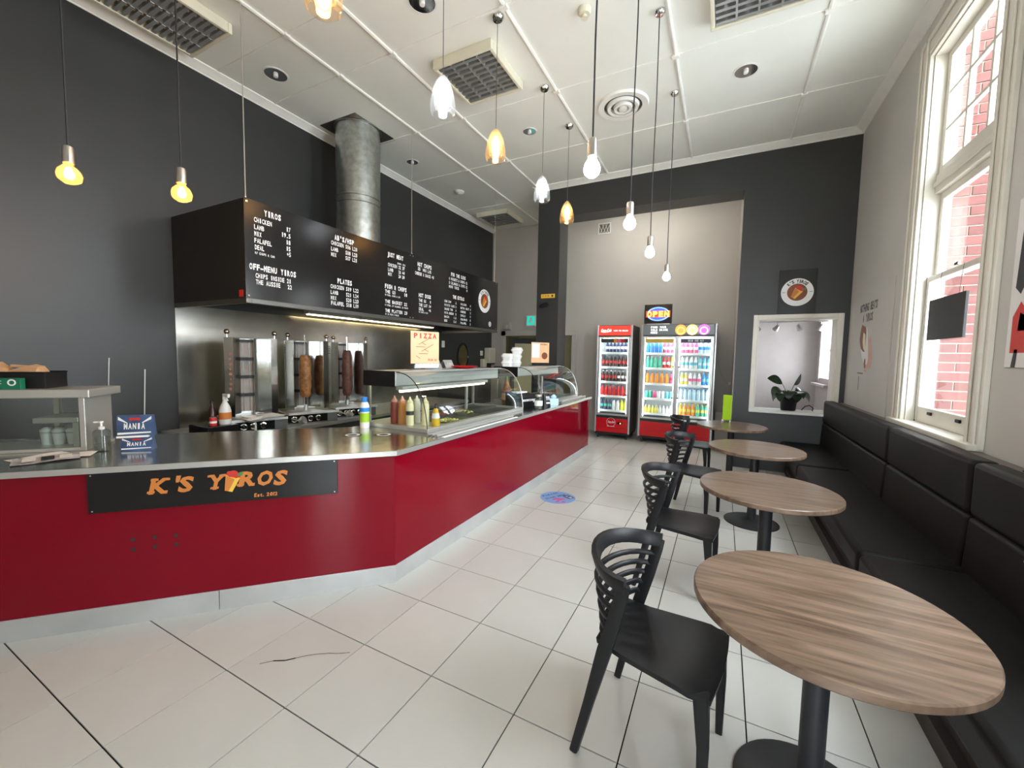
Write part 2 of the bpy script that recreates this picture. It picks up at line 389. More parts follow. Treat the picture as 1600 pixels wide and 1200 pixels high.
struct(w.build('wall_front', 'white_paint', smooth=0))
sf = sroot('added_glass_door', (0, YF - .07, 0))  # glass door added behind the camera to let daylight in
fm = MB()
for x in (2.4, 3.25): fm.box(x, x + .05, -.03, .03, .05, 2.5)
fm.box(2.4, 3.3, -.03, .03, .05, .15).box(2.4, 3.3, -.03, .03, 2.44, 2.5)
fm.build('window_frame', 'black_iron', sf, smooth=0)
for x0, x1 in ((2.45, 3.25),):
    for z0, z1 in ((.15, 2.44),): B(x0, x1, -.004, .004, z0, z1).build('pane', 'window_glass', sf, smooth=0)
# ceiling with panels, cover strips and clips
ce = struct(B(XL - .15, XR + .28, YF - .15, YB + .15, HC, HC + .18).build('ceiling', 'ceiling_paint', smooth=0))
XS = [XL, -1.68, -.945, .30, 1.535, 2.74, XR]
for c in range(6):
    YS = [YF, -1.83, -.61, .62, 1.235, 2.46, 3.68, 5.2, YB] if c < 2 else [YF, -2.44, -1.22, .0, 1.235, 2.46, 3.68, 5.2, YB]
    for k in range(8):
        B(XS[c] + .003, XS[c + 1] - .003, YS[k] + .003, YS[k + 1] - .003, HC - .012, HC).build('ceiling_panel', 'ceiling_paint', ce, smooth=0)
        if k and not (c > 1 and YS[k] > 5 and XS[c] > -.9):
            B(XS[c] + .02, XS[c + 1] - .02, YS[k] - .012, YS[k] + .012, HC - .019, HC - .012).build('joint_strip', 'ceiling_trim', ce, smooth=0)
for x in XS[1:6]:
    ye = YB - .09 if x < -.93 else YD - .09
    MB().loft([[(x + dx, y, HC - .012 - dz) for dx, dz in ((-.018, 0), (-.016, .014), (0, .020), (.016, .014), (.018, 0))] for y in (YF, ye)]).build('cover_strip', 'ceiling_trim', ce)
    for y in ((.62, 1.235, 2.46, 3.68) if x < -1 else (.0, 1.235, 2.46, 3.68)):
        B(x - .034, x + .034, y - .024, y + .024, HC - .038, HC - .012).build('clip', 'ceiling_trim', ce, smooth=0, bevel=.004)
def cornice(n, a, b, nx, ny):
    prof = ((0, 0), (.095, 0), (.095, -.012), (.075, -.022), (.045, -.038), (.022, -.055), (.010, -.060), (.010, -.072), (0, -.072))
    rings = [[(p[0] + nx * u, p[1] + ny * u, HC - .012 + v) for u, v in prof] for p in (a, b)]
    struct(MB().loft(rings).build('trim_%d' % n, 'ceiling_trim', smooth=25))
cornice(1, (XL, YF), (XL, YB), 1, 0)
cornice(2, (XR, YF), (XR, YD), -1, 0)
cornice(3, (-.93, YD), (XR, YD), 0, -1)
cornice(4, (-.93, YD - .095), (-.93, 5.2), -1, 0)
struct(MB().box(-2.62, -2.5, YB - .03, YB, 0, 2.15).box(-2.62, -.76, YB - .03, YB, 2.03, 2.15).box(-.87, -.76, YB - .03, YB, 0, 2.03)
       .build('trim_5', 'grey_paint', smooth=0, bevel=.006))
# the open door in the corridor doorway
d = sroot('door_1', (-2.46, YB + .16, 0)); d.rotation_euler = (0, 0, math.radians(28))
MB().box(0, .1, 0, .04, 0, 1.98).box(.52, .62, 0, .04, 0, 1.98).box(.1, .52, 0, .04, 0, .2).box(.1, .52, 0, .04, 1.86, 1.98).build('door_frame', 'black_matt', d, smooth=0, bevel=.004)
B(.1, .52, .012, .028, .2, 1.86).build('door_panel', 'cream_wall', d, smooth=0)
B(.55, .58, -.04, 0, .98, 1.10).build('door_handle', 'chrome', d, bevel=.006)
B(2.0, 2.24, YB - .3, YB, 0, .62).build('dado_box', 'grey_paint', smooth=0, bevel=.004)
tag(bpy.data.objects['dado_box'], 'low grey boxed ledge in the corner right of the double fridge', 'ledge')
# ------------------------------------------------------------------ big sash window on the right wall
w1 = sroot('window_1')
cs = MB()
for y0, y1 in ((WY0 - .17, WY0), (WY1, WY1 + .2)):
    cs.box(XR - .03, XR, y0, y1, WZ0 - .02, WZ1 + .2)
    cs.box(XR - .045, XR - .03, y0 + .03, y0 + .07, WZ0 - .02, WZ1 + .17); cs.box(XR - .042, XR - .03, y1 - .05, y1 - .02, WZ0 - .02, WZ1 + .17)
cs.box(XR - .03, XR, WY0, WY1, WZ1, WZ1 + .2).box(XR - .045, XR - .03, WY0 - .14, WY1 + .17, WZ1 + .13, WZ1 + .17).box(XR - .042, XR - .03, WY0, WY1, WZ1 + .02, WZ1 + .05)
cs.build('casing', 'trim_cream', w1, smooth=0, bevel=.006)
MB().box(XR, 3.66, WY1 - .012, WY1, WZ0, WZ1).box(XR, 3.66, WY0, WY0 + .012, WZ0, WZ1).box(XR, 3.66, WY0 + .012, WY1 - .012, WZ1 - .012, WZ1).build('jamb', 'trim_cream', w1, smooth=0)
B(XR - .075, 3.70, WY0 - .16, WY1 + .19, WZ0 - .03, WZ0 + .012).build('window_sill', 'trim_cream', w1, smooth=0, bevel=.008)
a, b = WY0 + .012, WY1 - .012
MB().box(3.585, 3.66, a, b, 2.97, 3.12).box(3.57, 3.585, a, b, 3.02, 3.06).build('transom_bar', 'trim_cream', w1, smooth=0, bevel=.006)
fr = MB().box(3.60, 3.64, a, a + .06, 3.12, WZ1 - .012).box(3.60, 3.64, b - .06, b, 3.12, WZ1 - .012).box(3.60, 3.64, a + .06, b - .06, 3.12, 3.18).box(3.60, 3.64, a + .06, b - .06, WZ1 - .07, WZ1 - .012)
fan = fr.build('fanlight_sash', 'trim_cream', w1, smooth=0, bevel=.004)
py = [a + .06 + (b - a - .12) * k / 3 for k in range(4)]; pz = [3.18 + (WZ1 - .07 - 3.18) * k / 3 for k in range(4)]
for k in (1, 2):
    B(3.602, 3.636, py[k] - .014, py[k] + .014, 3.18, WZ1 - .07).build('glazing_bar', 'trim_cream', fan, smooth=0, bevel=.005)
    B(3.603, 3.635, a + .06, b - .06, pz[k] - .013, pz[k] + .013).build('glazing_bar', 'trim_cream', fan, smooth=0, bevel=.005)
for i in range(3):
    for k in range(3): B(3.618, 3.622, py[i] + .014, py[i + 1] - .014, pz[k] + .013, pz[k + 1] - .013).build('pane', 'window_glass', fan, smooth=0)
def sash(x, z0, z1, bot, top, nm):
    m = MB().box(x, x + .04, a, a + .055, z0, z1).box(x, x + .04, b - .055, b, z0, z1).box(x, x + .04, a + .055, b - .055, z0, z0 + bot).box(x, x + .04, a + .055, b - .055, z1 - top, z1)
    so = m.build(nm, 'trim_cream', w1, smooth=0, bevel=.005)
    B(x + .018, x + .022, a + .055, b - .055, z0 + bot, z1 - top).build('pane', 'window_glass', so, smooth=0)
    return so
sash(3.625, 2.24, 2.97, .045, .06, 'upper_sash')
lsash = sash(3.58, WZ0 + .012, 2.285, .13, .045, 'lower_sash')
for y in (a + .3, b - .3): B(3.565, 3.58, y - .03, y + .03, WZ0 + .09, WZ0 + .115).build('sash_lift', 'black_iron', lsash, bevel=.004)
B(3.565, 3.58, 2.20, 2.26, 2.285, 2.31).build('sash_lock', 'chrome', lsash, bevel=.004)
w5 = sroot('added_side_window')  # unseen second window, added on the right wall to bring in side daylight
MB().box(XR - .03, XR, -.72, -.55, WZ0 - .02, WZ1 + .2).box(XR - .03, XR, .55, .72, WZ0 - .02, WZ1 + .2).box(XR - .03, XR, -.55, .55, WZ1, WZ1 + .2).build('casing', 'trim_cream', w5, smooth=0, bevel=.006)
MB().box(3.60, 3.64, -.55, -.49, WZ0, WZ1).box(3.60, 3.64, .49, .55, WZ0, WZ1).box(3.60, 3.64, -.49, .49, 2.24, 2.29).box(3.60, 3.64, -.49, .49, WZ0, WZ0 + .13).box(3.60, 3.64, -.49, .49, 2.97, 3.12).box(3.60, 3.64, -.49, .49, WZ1 - .07, WZ1).build('sash', 'trim_cream', w5, smooth=0)
for z0, z1 in ((WZ0 + .13, 2.24), (2.29, 2.97), (3.12, WZ1 - .07)): B(3.618, 3.622, -.49, .49, z0, z1).build('pane', 'window_glass', w5, smooth=0)
# brick wall outside, running away from the window
bw = struct(B(3.70, 4.66, 2.803, 3.20, -.1, 4.9).build('wall_outside', 'mortar', smooth=0))
bl, bh = .23, .069
bm_ = {}
zc = 0.62; row = 0
while zc < 4.5:
    x = 3.702 - (.12 if row % 2 else 0)
    while x < 4.66:
        x0, x1 = max(x, 3.702), min(x + bl, 4.66)
        if x1 - x0 > .05:
            k = round(x1 - x0, 3)
            if k not in bm_: bm_[k] = B(0, k, 0, .05, 0, bh).mesh('brick', 'brick', 0)
            obj('brick', bm_[k], bw, (x0, 2.790 + random.uniform(-.003, .003), zc))
        x += bl + .011
    zc += bh + .011; row += 1
struct(B(-9, 12, -14, YF - .15, -.2, -.05).build('ground_pavement', 'concrete', smooth=0))
struct(B(3.85, 9, YF - .15, 9, -.2, -.05).build('ground_lane', 'concrete', smooth=0))
# servery opening: lining, sill, small window and track lights behind
sv = sroot('window_3')
MB().box(2.44, 2.5, YD - .025, YD, .87, 2.2).box(3.4, 3.46, YD - .025, YD, .87, 2.2).box(2.5, 3.4, YD - .025, YD, 2.14, 2.2).build('casing', 'trim_cream', sv, smooth=0, bevel=.006)
MB().box(2.5, 2.512, YD - .01, 5.06, .87, 2.128).box(3.388, 3.4, YD - .01, 5.06, .87, 2.128).box(2.5, 3.4, YD - .01, 5.06, 2.128, 2.14).build('lining', 'trim_cream', sv, smooth=0)
B(2.44, 3.46, YD - .06, 5.12, .83, .87).build('sill', 'white_plastic', sv, smooth=0, bevel=.006)
wn = sroot('window_4')
MB().box(3.48, 3.5, 5.42, 5.5, 1.22, 2.3).box(3.48, 3.5, 6.3, 6.38, 1.22, 2.3).box(3.48, 3.5, 5.5, 6.3, 2.2, 2.3).box(3.62, 3.66, 5.88, 5.92, 1.3, 2.2).box(3.62, 3.66, 5.5, 6.3, 1.72, 1.77).build('casing', 'room_pink', wn, smooth=0, bevel=.005)
B(3.40, 3.5, 5.40, 6.4, 1.18, 1.22).build('sill', 'room_pink', wn, smooth=0, bevel=.005)
for z0, z1 in ((1.3, 1.72), (1.77, 2.2)): B(3.638, 3.642, 5.5, 6.3, z0, z1).build('pane', 'window_glass', wn, smooth=0)
# ------------------------------------------------------------------ ceiling fittings
def troffer(lx, ly, label, loc, blades, lanes, fr='cream_plastic', blade_w=.03):
    t = thing('ceiling_light', label, 'ceiling light', loc, 0)
    z0, z1 = -.09, 0
    MB().box(0, lx, 0, .035, z0, z1).box(0, lx, ly - .035, ly, z0, z1).box(0, .035, .035, ly - .035, z0, z1).box(lx - .035, lx, .035, ly - .035, z0, z1).build('housing', fr, t, smooth=0, bevel=.008)
    B(.035, lx - .035, .035, ly - .035, -.02, -.005).build('reflector', 'steel_dark', t, smooth=0)
    for k in range(1, lanes):
        x = .035 + (lx - .07) * k / lanes
        B(x - .008, x + .008, .035, ly - .035, -.082, -.022).build('divider', 'steel', t, smooth=0)
    lv = MB()
    for q in range(lanes):
        xa, xb = .035 + (lx - .07) * q / lanes + .008, .035 + (lx - .07) * (q + 1) / lanes - .008
        for k in range(blades):
            y = .035 + (ly - .07) * (k + .5) / blades
            lv.add([(xa, y - blade_w / 2, -.085), (xb, y - blade_w / 2, -.085), (xb, y + blade_w / 2, -.085), (xa, y + blade_w / 2, -.085), (xa, y, -.03), (xb, y, -.03)],
                   [(0, 1, 2, 3), (0, 4, 5, 1), (3, 2, 5, 4), (0, 3, 4), (1, 5, 2)])
    lv.build('louvre', 'silver_paint', t, smooth=0)
    for q in range(lanes):
        x = .035 + (lx - .07) * (q + .5) / lanes
        MB().tube([(x, .05, -.035), (x, ly - .05, -.035)], .012, 8).build('tube', 'white_plastic', t)
    return t
troffer(.68, 1.25, 'cream louvred ceiling light above the dark left wall near the two amber bulbs', (-2.69, -.92, HC - .012), 22, 3)
troffer(.68, .68, 'square louvred ceiling light in the middle behind the hanging glass pendants', (-.65, 1.48, HC - .012), 9, 4)
troffer(.88, 1.2, 'white louvred ceiling light at the top edge right of the pendant cords', (1.85, .98, HC - .012), 16, 5)
troffer(.72, .74, 'far louvred ceiling light past the end of the menu board', (-2.62, 5.42, HC - .012), 8, 2)
bt = thing('added_batten_light', 'added fluorescent batten light hidden behind the dark beam, brightening the back wall', 'batten light', (.7, 5.42, HC - .012))  # unseen lamp, added behind the beam to light the back wall
MB().box(-.75, .75, -.05, .05, -.045, 0).build('housing', 'white_plastic', bt, smooth=0, bevel=.006)
for y in (-.025, .025): MB().tube([(-.72, y, -.062), (.72, y, -.062)], .013, 10).build('tube', 'fill_tube_cool', bt)
def downlight(x, y, r, label):
    t = thing('downlight', label, 'downlight', (x, y, HC - .012), 0, 'recessed downlights in the ceiling')
    MB().loft([[(rr * math.cos(2 * PI * i / 28), rr * math.sin(2 * PI * i / 28), z) for i in range(28)] for rr, z in ((r, 0), (r, -.006), (r - .015, -.007), (r - .018, 0))], True, False).build('trim_ring', 'white_plastic', t)
    MB().loft([[(rr * math.cos(2 * PI * i / 28), rr * math.sin(2 * PI * i / 28), z) for i in range(28)] for rr, z in ((r - .016, -.005), (r * .82, -.001), (r * .3, -.0005))], True, True).build('reflector_dish', 'chrome', t)
    MB().lathe([(.001, -.03), (.022, -.026), (.024, -.008), (.02, -.002)], 14).build('lamp', 'white_plastic', t)
downlight(-2.30, .92, .125, 'chrome recessed downlight beside the louvred light nearest the dark left wall')
downlight(-.30, .90, .125, 'chrome recessed downlight at the top edge left of the clear glass pendant')
downlight(-2.31, 3.09, .10, 'chrome recessed downlight right of the round metal duct')
downlight(-.32, 3.08, .10, 'chrome recessed downlight left of the round ceiling air vent')
downlight(2.15, 3.00, .12, 'chrome recessed downlight nearest the big window')
sm = thing('smoke_detector', 'white disc smoke detector on the ceiling above the end of the menu board', 'smoke detector', (-2.3, 4.33, HC - .012))
MB().lathe([(.09, 0), (.09, -.02), (.06, -.045), (.001, -.05)], 24).build('base', 'white_plastic', sm)
MB().lathe([(.03, -.045), (.025, -.055), (.001, -.056)], 16).build('cap', 'cream_plastic', sm)
sm = thing('sprinkler', 'small cream sprinkler head on the ceiling at the top edge of the room', 'sprinkler', (.9, 1.56, HC - .012))
MB().lathe([(.055, 0), (.055, -.035), (.045, -.05), (.001, -.052)], 22).build('cup', 'cream_plastic', sm)
MB().lathe([(.02, -.05), (.02, -.075), (.03, -.08), (.001, -.083)], 14).build('head', 'cream_plastic', sm)
av = thing('air_vent', 'round white ceiling air vent with concentric rings', 'air vent', (.905, 3.03, HC - .012))
for k, (r0, r1, z) in enumerate(((.29, .215, -.03), (.185, .14, -.045), (.11, .07, -.055))):
    MB().loft([[(r * math.cos(2 * PI * i / 40), r * math.sin(2 * PI * i / 40), zz) for i in range(40)] for r, zz in ((r0, -.002 - k * .012), (r0 - .01, z), (r1, z + .004), (r1 + .005, -.001))], True, False).build('vent_ring', 'ceiling_trim', av)
MB().lathe([(.24, -.001), (.001, -.0015)], 40).build('throat', 'steel_dark', av)
MB().lathe([(.05, -.03), (.045, -.06), (.001, -.065)], 24).build('centre_cone', 'ceiling_trim', av)
# ================================================================== counter side
K = (0.165, 0.085); U = (-.6915, -.7224); N = (-.7224, .6915)
DANG = math.atan2(.7224, .6915)
def D(s, t, z=0): return (K[0] + U[0] * s + N[0] * t, K[1] + U[1] * s + N[1] * t, z)
def dbox(s0, s1, t0, t1, z0, z1):
    return MB().poly([D(s0, t0)[:2], D(s1, t0)[:2], D(s1, t1)[:2], D(s0, t1)[:2]], z0, z1)
def wp(mb, name, m, root, **k):
    q = root.parent or root; l = q.location; r = q.rotation_euler.z
    return mb.xf((Matrix.Translation(l) @ Matrix.Rotation(r, 4, 'Z')).inverted()).build(name, m, root, **k)
def wput(mb, M, name, m, root):
    return wp(mb.xf(M), name, m, root, flat=True)
ct = thing('service_counter', 'glossy red service counter with a pale metal kickboard along the floor', 'counter', (K[0], K[1], 0))
wp(B(.147, .165, .085, 4.53, .12, .885), 'front_panel', 'red_gloss', ct, smooth=0, bevel=.003)
wp(dbox(0, 3.2, 0, .018, .12, .885), 'front_panel', 'red_gloss', ct, smooth=0, bevel=.003)
wp(B(-.74, .165, 4.53, 4.55, .12, .885), 'end_panel', 'red_gloss', ct, smooth=0)
wp(B(.150, .168, .085, 4.55, 0, .12), 'kickboard', 'kick_metal', ct, smooth=0, bevel=.002)
wp(dbox(-.001, 1.02, -.003, .015, 0, .12), 'kickboard', 'kick_metal', ct, smooth=0, bevel=.002)
wp(dbox(1.023, 3.2, -.003, .015, 0, .12), 'kickboard', 'kick_metal', ct, smooth=0, bevel=.002)
wp(MB().poly([(.145, .1), (.145, 4.52), (-.72, 4.52), (-.72, .53), D(.32, .94)[:2], D(3.2, .94)[:2], D(3.2, .02)[:2], D(.01, .02)[:2]], .001, .884), 'carcass', 'black_matt', ct, smooth=0)
ho = MB()
for s, z in ((1.424, .487), (1.424, .432), (1.324, .489), (1.324, .434), (1.223, .487), (1.223, .434)):
    p = D(s, -.0015, z); ho = disc(.011, 14).xf(frame(p, (-U[0], -U[1], 0), (0, 0, 1)))
    wp(ho, 'vent_hole', 'black_matt', ct, flat=True)
wt = thing('worktop', 'stainless steel worktop running along the top of the red counter', 'worktop', (K[0], K[1], .885))
wtp = [(.197, .072), (.197, 4.57), (-.75, 4.57), (-.75, .532), D(3.2, .97)[:2], D(3.2, -.03)[:2]]
wp(MB().poly(wtp, .885, .92), 'worktop_sheet', 'steel_top', wt, smooth=0, bevel=.004)
wp(B(.197, .200, .075, 4.57, .886, .918), 'front_edge', 'steel', wt, smooth=0)
wp(dbox(-.01, 3.2, -.033, -.030, .886, .918), 'front_edge', 'steel', wt, smooth=0)
# ---- yiros wrap logo shapes
def wrapicon(M, sz, root, tilt=0.35):
    R = M @ Matrix.Rotation(-tilt, 4, 'Z') @ Matrix.Scale(sz, 4)
    def p(mb, nm, m, dz): return wp(mb.xf(R @ Matrix.Translation((0, 0, dz / sz))), nm, m, root, flat=True)
    p(shape([(-.16, -.5), (.16, -.5), (.30, .22), (.12, .30), (-.12, .30), (-.30, .22)]), 'wrap_print', 'yellow_print', .0004)
    p(shape([(-.16, -.5), (.0, -.5), (.10, .10), (-.28, .20)]), 'fold_print', 'orange_print', .0006)
    p(shape([(.30 * math.cos(a) , .34 + .17 * math.sin(a) * (1 + .15 * math.sin(5 * a))) for a in [2 * PI * k / 18 for k in range(18)]]), 'tomato_print', 'red_print', .0008)
    p(shape([(.14, .30), (.34, .34), (.38, .52), (.22, .50)]), 'leaf_print', 'green_print', .001)
def logo(M, R, root, text=True):
    def p(mb, nm, m, dz): return wp(mb.xf(M @ Matrix.Translation((0, 0, dz))), nm, m, root, flat=True)
    p(disc(R, 40), 'logo_ring', 'white_print', .0006)
    p(disc(R * .62, 36), 'logo_disc', 'brown_print', .0012)
    wrapicon(M @ Matrix.Translation((0, 0, .0014)), R * .95, root, .55)
    if text:
        s = "K'S YIROS"; mb = MB(); h = R * .22
        for i, ch in enumerate(s):
            if ch == ' ': continue
            a = (len(s) / 2 - .5 - i) * .19
            g = line(ch, h * .85, h, 'b').xf(Matrix.Rotation(a, 4, 'Z') @ Matrix.Translation((-h * .42, R * .69, 0)))
            mb.join(g)
        p(mb, 'logo_lettering', 'black_print', .0014)
        p(B(-R * .93, -R * .74, -.01 * R, .02 * R, 0, .0001).join(B(R * .74, R * .93, -.01 * R, .02 * R, 0, .0001)), 'logo_dash', 'black_print', .0014)
# ---- name board on the counter front
sg = thing('name_board', "black name board reading K'S YIROS fixed to the red counter front", 'sign', D(1.0, -.004, .645), DANG)
sgt = sg
sg = wp(dbox(.357, 1.607, -.014, -.003, .660, .882), 'board', 'black_board', sgt, smooth=0, bevel=.002)
def dtext(s, w, cap, s0, z, nm, m, style='b', shear=.22, mono=False):
    wput(line(s, w, cap, style, mono, shear), frame(D(s0, -.0148, z), (-U[0], -U[1], 0), (0, 0, 1)), nm, m, sg)
SERIF = {'K': ((-.008, 0, .036), (.052, 0, .036), (.012, .071, .036), (.066, .071, .036)), 'Y': ((.020, 0, .042), (.008, .071, .036), (.066, .071, .036)), 'R': ((-.008, 0, .038), (.052, 0, .034))}
for ch, s0, w_, z_ in (('K', 1.339, .090, .748), ("'", 1.225, .022, .752), ('S', 1.205, .070, .748), ('Y', 1.066, .085, .748), ('R', .905, .088, .755), ('O', .812, .082, .752), ('S', .722, .070, .748)):
    mb = line(ch, w_, .083, 'b', False, .22)
    for x_, y_, l_ in SERIF.get(ch, ()): mb.add([(x_, y_, .0001), (x_ + l_, y_, .0001), (x_ + l_ + .003, y_ + .013, .0001), (x_ + .003, y_ + .013, .0001)], [(0, 1, 2, 3)])
    wput(mb, frame(D(s0, -.0148, z_), (-U[0], -U[1], 0), (0, 0, 1)), 'letter', 'orange_print', sg)
dtext("Est. 2012", .124, .021, .823, .681, 'lettering', 'orange_print', shear=.1)
wrapicon(frame(D(.937, -.0147, .788), (-U[0], -U[1], 0), (0, 0, 1)), .125, sg, .28)
for s, z in ((1.59, .672), (.375, .672), (.375, .870), (1.59, .870)):
    wp(disc(.004, 10).xf(frame(D(s, -.0146, z), (-U[0], -U[1], 0), (0, 0, 1))), 'screw', 'steel', sg, flat=True)
# ---- glass display case at the left end of the counter
dc = thing('display_case', 'steel topped glass display case at the left end of the worktop', 'display case', D(2.4, .7, .92), DANG)
wp(dbox(1.80, 3.2, .42, .76, 1.255, 1.305), 'top_slab', 'steel', dc, smooth=0, bevel=.004)
wp(dbox(1.84, 1.87, .45, .73, .94, 1.255), 'end_panel', 'steel', dc, smooth=0, bevel=.003)
wp(dbox(1.84, 3.2, .45, .75, .92, .94), 'base_tray', 'steel', dc, smooth=0, bevel=.003)
wp(dbox(1.87, 3.2, .462, .468, .94, 1.255), 'front_glass', 'case_glass', dc, smooth=0)
wp(dbox(1.90, 2.12, .50, .72, 1.09, 1.125), 'shelf', 'steel', dc, smooth=0, bevel=.005)
wp(dbox(1.90, 1.93, .50, .53, .94, 1.09), 'shelf_post', 'steel', dc, smooth=0)
wp(dbox(2.10, 2.13, .70, .73, .94, 1.255), 'back_post', 'steel', dc, smooth=0)
wp(dbox(1.885, 1.89, .70, .73, .94, 1.255), 'back_post', 'steel', dc, smooth=0)
for k, (s, t, r, L) in enumerate(((1.98, .60, .035, .05), (2.05, .60, .035, .05), (2.02, .66, .04, .06), (1.95, .68, .045, .06), (2.12, .62, .035, .05))):
    lab = ('clear plastic tub in the glass case nearest its steel end panel', 'second clear plastic tub along in the glass case', 'tall clear plastic tub behind the others in the glass case',
           'clear plastic tub beside the shelf post in the glass case', 'clear plastic tub at the left edge in the glass case')[k]
    o = thing('plastic_tub', lab, 'tub', D(s, t, .94), 0, 'plastic tubs in the display case')
    MB().lathe([(r * .8, 0), (r, L + .03), (r * 1.06, L + .032), (r * 1.0, L + .045), (r * .5, L + .06), (.001, L + .062)], 16).build('body', 'paper_white', o)
    MB().lathe([(r * 1.08, L + .022), (r * 1.10, L + .032), (r * 1.0, L + .034)], 16, caps=False).build('rim', 'bottle_clear', o)
# papers on the worktop
for k, (s, t, rz, w, h, m, lab) in enumerate(((1.90, .22, .5, .26, .18, 'paper_grey', 'glossy grey printed leaflet lying on the worktop before the glass case'), (1.97, .30, .9, .24, .16, 'paper_white', 'white paper sheet under the grey leaflet on the worktop'), (1.84, .30, .2, .21, .14, 'paper_white', 'white paper corner sticking out right of the grey leaflet'))):
    o = thing('leaflet', lab, 'leaflet', D(s, t, .921 + (.006 if k == 0 else .003 * (k - 1))), DANG + rz)
    MB().loft([[(x, y, z + .003 * math.sin(x * 25)) for y, z in ((-h / 2, 0), (h / 2, .002))] for x in [w * (i / 8 - .5) for i in range(9)]], False, False).build('sheet', m, o)
    if k == 0:
        for q in range(3): B(-.09 + q * .07, -.04 + q * .07, -.06, .05, .0062, .0066).build('photo_print', 'black_print' if q % 2 else 'paper_white', o, smooth=0)
# carton stack on the case
cb = thing('wire_basket', 'black basket standing on the glass case at the left edge', 'basket', D(2.20, .62, 1.305), DANG)
MB().box(-.14, .14, -.10, -.095, 0, .10).box(-.14, .14, .095, .10, 0, .10).box(-.14, -.135, -.095, .095, 0, .10).box(.135, .14, -.095, .095, 0, .10).box(-.135, .135, -.095, .095, 0, .005).build('basket_body', 'black_plastic', cb, smooth=0, bevel=.003)
MB().tube([(-.14, -.10, .10), (.14, -.10, .10), (.14, .10, .10), (-.14, .10, .10), (-.14, -.10, .10)], .004, 6).build('rim', 'black_plastic', cb)
gc = thing('green_carton', 'dark green printed carton in front of the black basket', 'carton', D(2.22, .475, 1.305), DANG)
B(-.13, .085, -.018, .018, 0, .068).build('carton', 'green_carton', gc, smooth=0, bevel=.002)
put(ring(.012, .02, 20), frame((.045, -.0186, .042), (1, 0, 0), (0, 0, 1)), 'leaf_emblem', 'white_print', gc)
for z, w in ((.05, .07), (.042, .06), (.034, .07), (.018, .03)): put(B(0, w, 0, .003, 0, .0001), frame((-.07, -.0186, z), (1, 0, 0), (0, 0, 1)), 'print_line', 'white_print', gc)
bg = thing('paper_bag', 'crumpled brown paper bag on top of the black basket', 'paper bag', D(2.21, .60, 1.312), DANG)
bag = []
for x in (-.11, -.05, .0, .05, .09, .12):
    hh = .118 + .018 * math.sin(x * 30) + (.03 if x < -.08 else 0) - (.03 if x > .1 else 0)
    bag.append([(x, -.05, .01), (x, -.055 + .006 * math.sin(x * 50), hh * .6), (x, -.03, hh), (x, .03, hh + .004), (x, .055, hh * .6), (x, .05, .01)])
MB().loft(bag).build('bag', 'kraft', bg, smooth=20)
B(-.06, .06, -.012, .012, .118, .135).xf(Matrix.Rotation(.08, 4, 'Y')).build('folded_lip', 'kraft', bg, smooth=0, bevel=.003)
# hand sanitiser
hs = thing('sanitiser_bottle', 'clear pump bottle of hand sanitiser beside the glass case', 'bottle', D(1.735, .395, .92), DANG)
sq = lambda a, z, b=None: [(x * a, y * (b or a), z) for x, y in ((-1, -.7), (-.7, -1), (.7, -1), (1, -.7), (1, .7), (.7, 1), (-.7, 1), (-1, .7))]
MB().loft([sq(.036, 0, .026), sq(.037, .006, .027), sq(.037, .125, .027), sq(.030, .135, .022), sq(.013, .140, .013)]).build('bottle', 'bottle_clear', hs)
MB().loft([sq(.033, .004, .023), sq(.033, .095, .023)]).build('gel', 'bottle_clear', hs)
MB().lathe([(.015, .138), (.015, .155), (.006, .158), (.006, .180), (.012, .182), (.012, .190), (.001, .191)], 14).box(-.036, .0, -.006, .006, .181, .189).build('pump', 'white_plastic', hs)
MB().tube([(0, 0, .02), (0, 0, .14)], .003, 6).build('dip_tube', 'white_plastic', hs)
# voucher boxes
for k, (z, dz, s0, s1, t, lab) in enumerate(((.92, .085, 1.475, 1.635, .40, 'lower blue voucher box lettered MANIA standing on the worktop'), (1.005, .135, 1.485, 1.665, .43, 'upper blue display card lettered MANIA stacked on the voucher box'))):
    o = thing('voucher_box', lab, 'box', D((s0 + s1) / 2, t, z), DANG, 'blue voucher boxes')
    w = (s1 - s0) / 2
    MB().add([(-w, -.03, 0), (w, -.03, 0), (w, .04, 0), (-w, .04, 0), (-w * 1.04, -.012, dz), (w * 1.04, -.012, dz), (w * 1.04, .004, dz), (-w * 1.04, .004, dz)],
             [(0, 3, 2, 1), (4, 5, 6, 7), (0, 1, 5, 4), (1, 2, 6, 5), (2, 3, 7, 6), (3, 0, 4, 7)]).build('card', 'oil_print', o, smooth=0)
    M = frame((-w * .62, -.0312 + .018 * .30, dz * .36), (1, 0, 0), (0, .018, dz))
    put(line('MANIA', w * 1.24, dz * .26, 'b'), M @ Matrix.Translation((0, 0, .0015)), 'lettering', 'white_print', o)
    put(B(0, w * .62, 0, dz * .12, 0, .0001), frame((-w * .31, -.0312 + .018 * .72, dz * .76), (1, 0, 0), (0, .018, dz)) @ Matrix.Translation((0, 0, .002)), 'red_banner', 'red_print', o)
    for sg_ in (-1, 1): put(shape([(sg_ * w * .95, dz * .95), (sg_ * w * .95, dz * .80), (sg_ * w * .42, dz * .62), (sg_ * w * .42, dz * .66)][::sg_]), frame((0, -.0312, 0), (1, 0, 0), (0, .018, dz)) @ Matrix.Translation((0, 0, .0012)), 'light_ray', 'white_print', o)
    put(shape([(-w * .95, dz * .10), (w * .95, dz * .16), (w * .95, dz * .22), (-w * .95, dz * .20)]), frame((0, -.0312, 0), (1, 0, 0), (0, .018, dz)) @ Matrix.Translation((0, 0, .0012)), 'stripe', 'white_print', o)
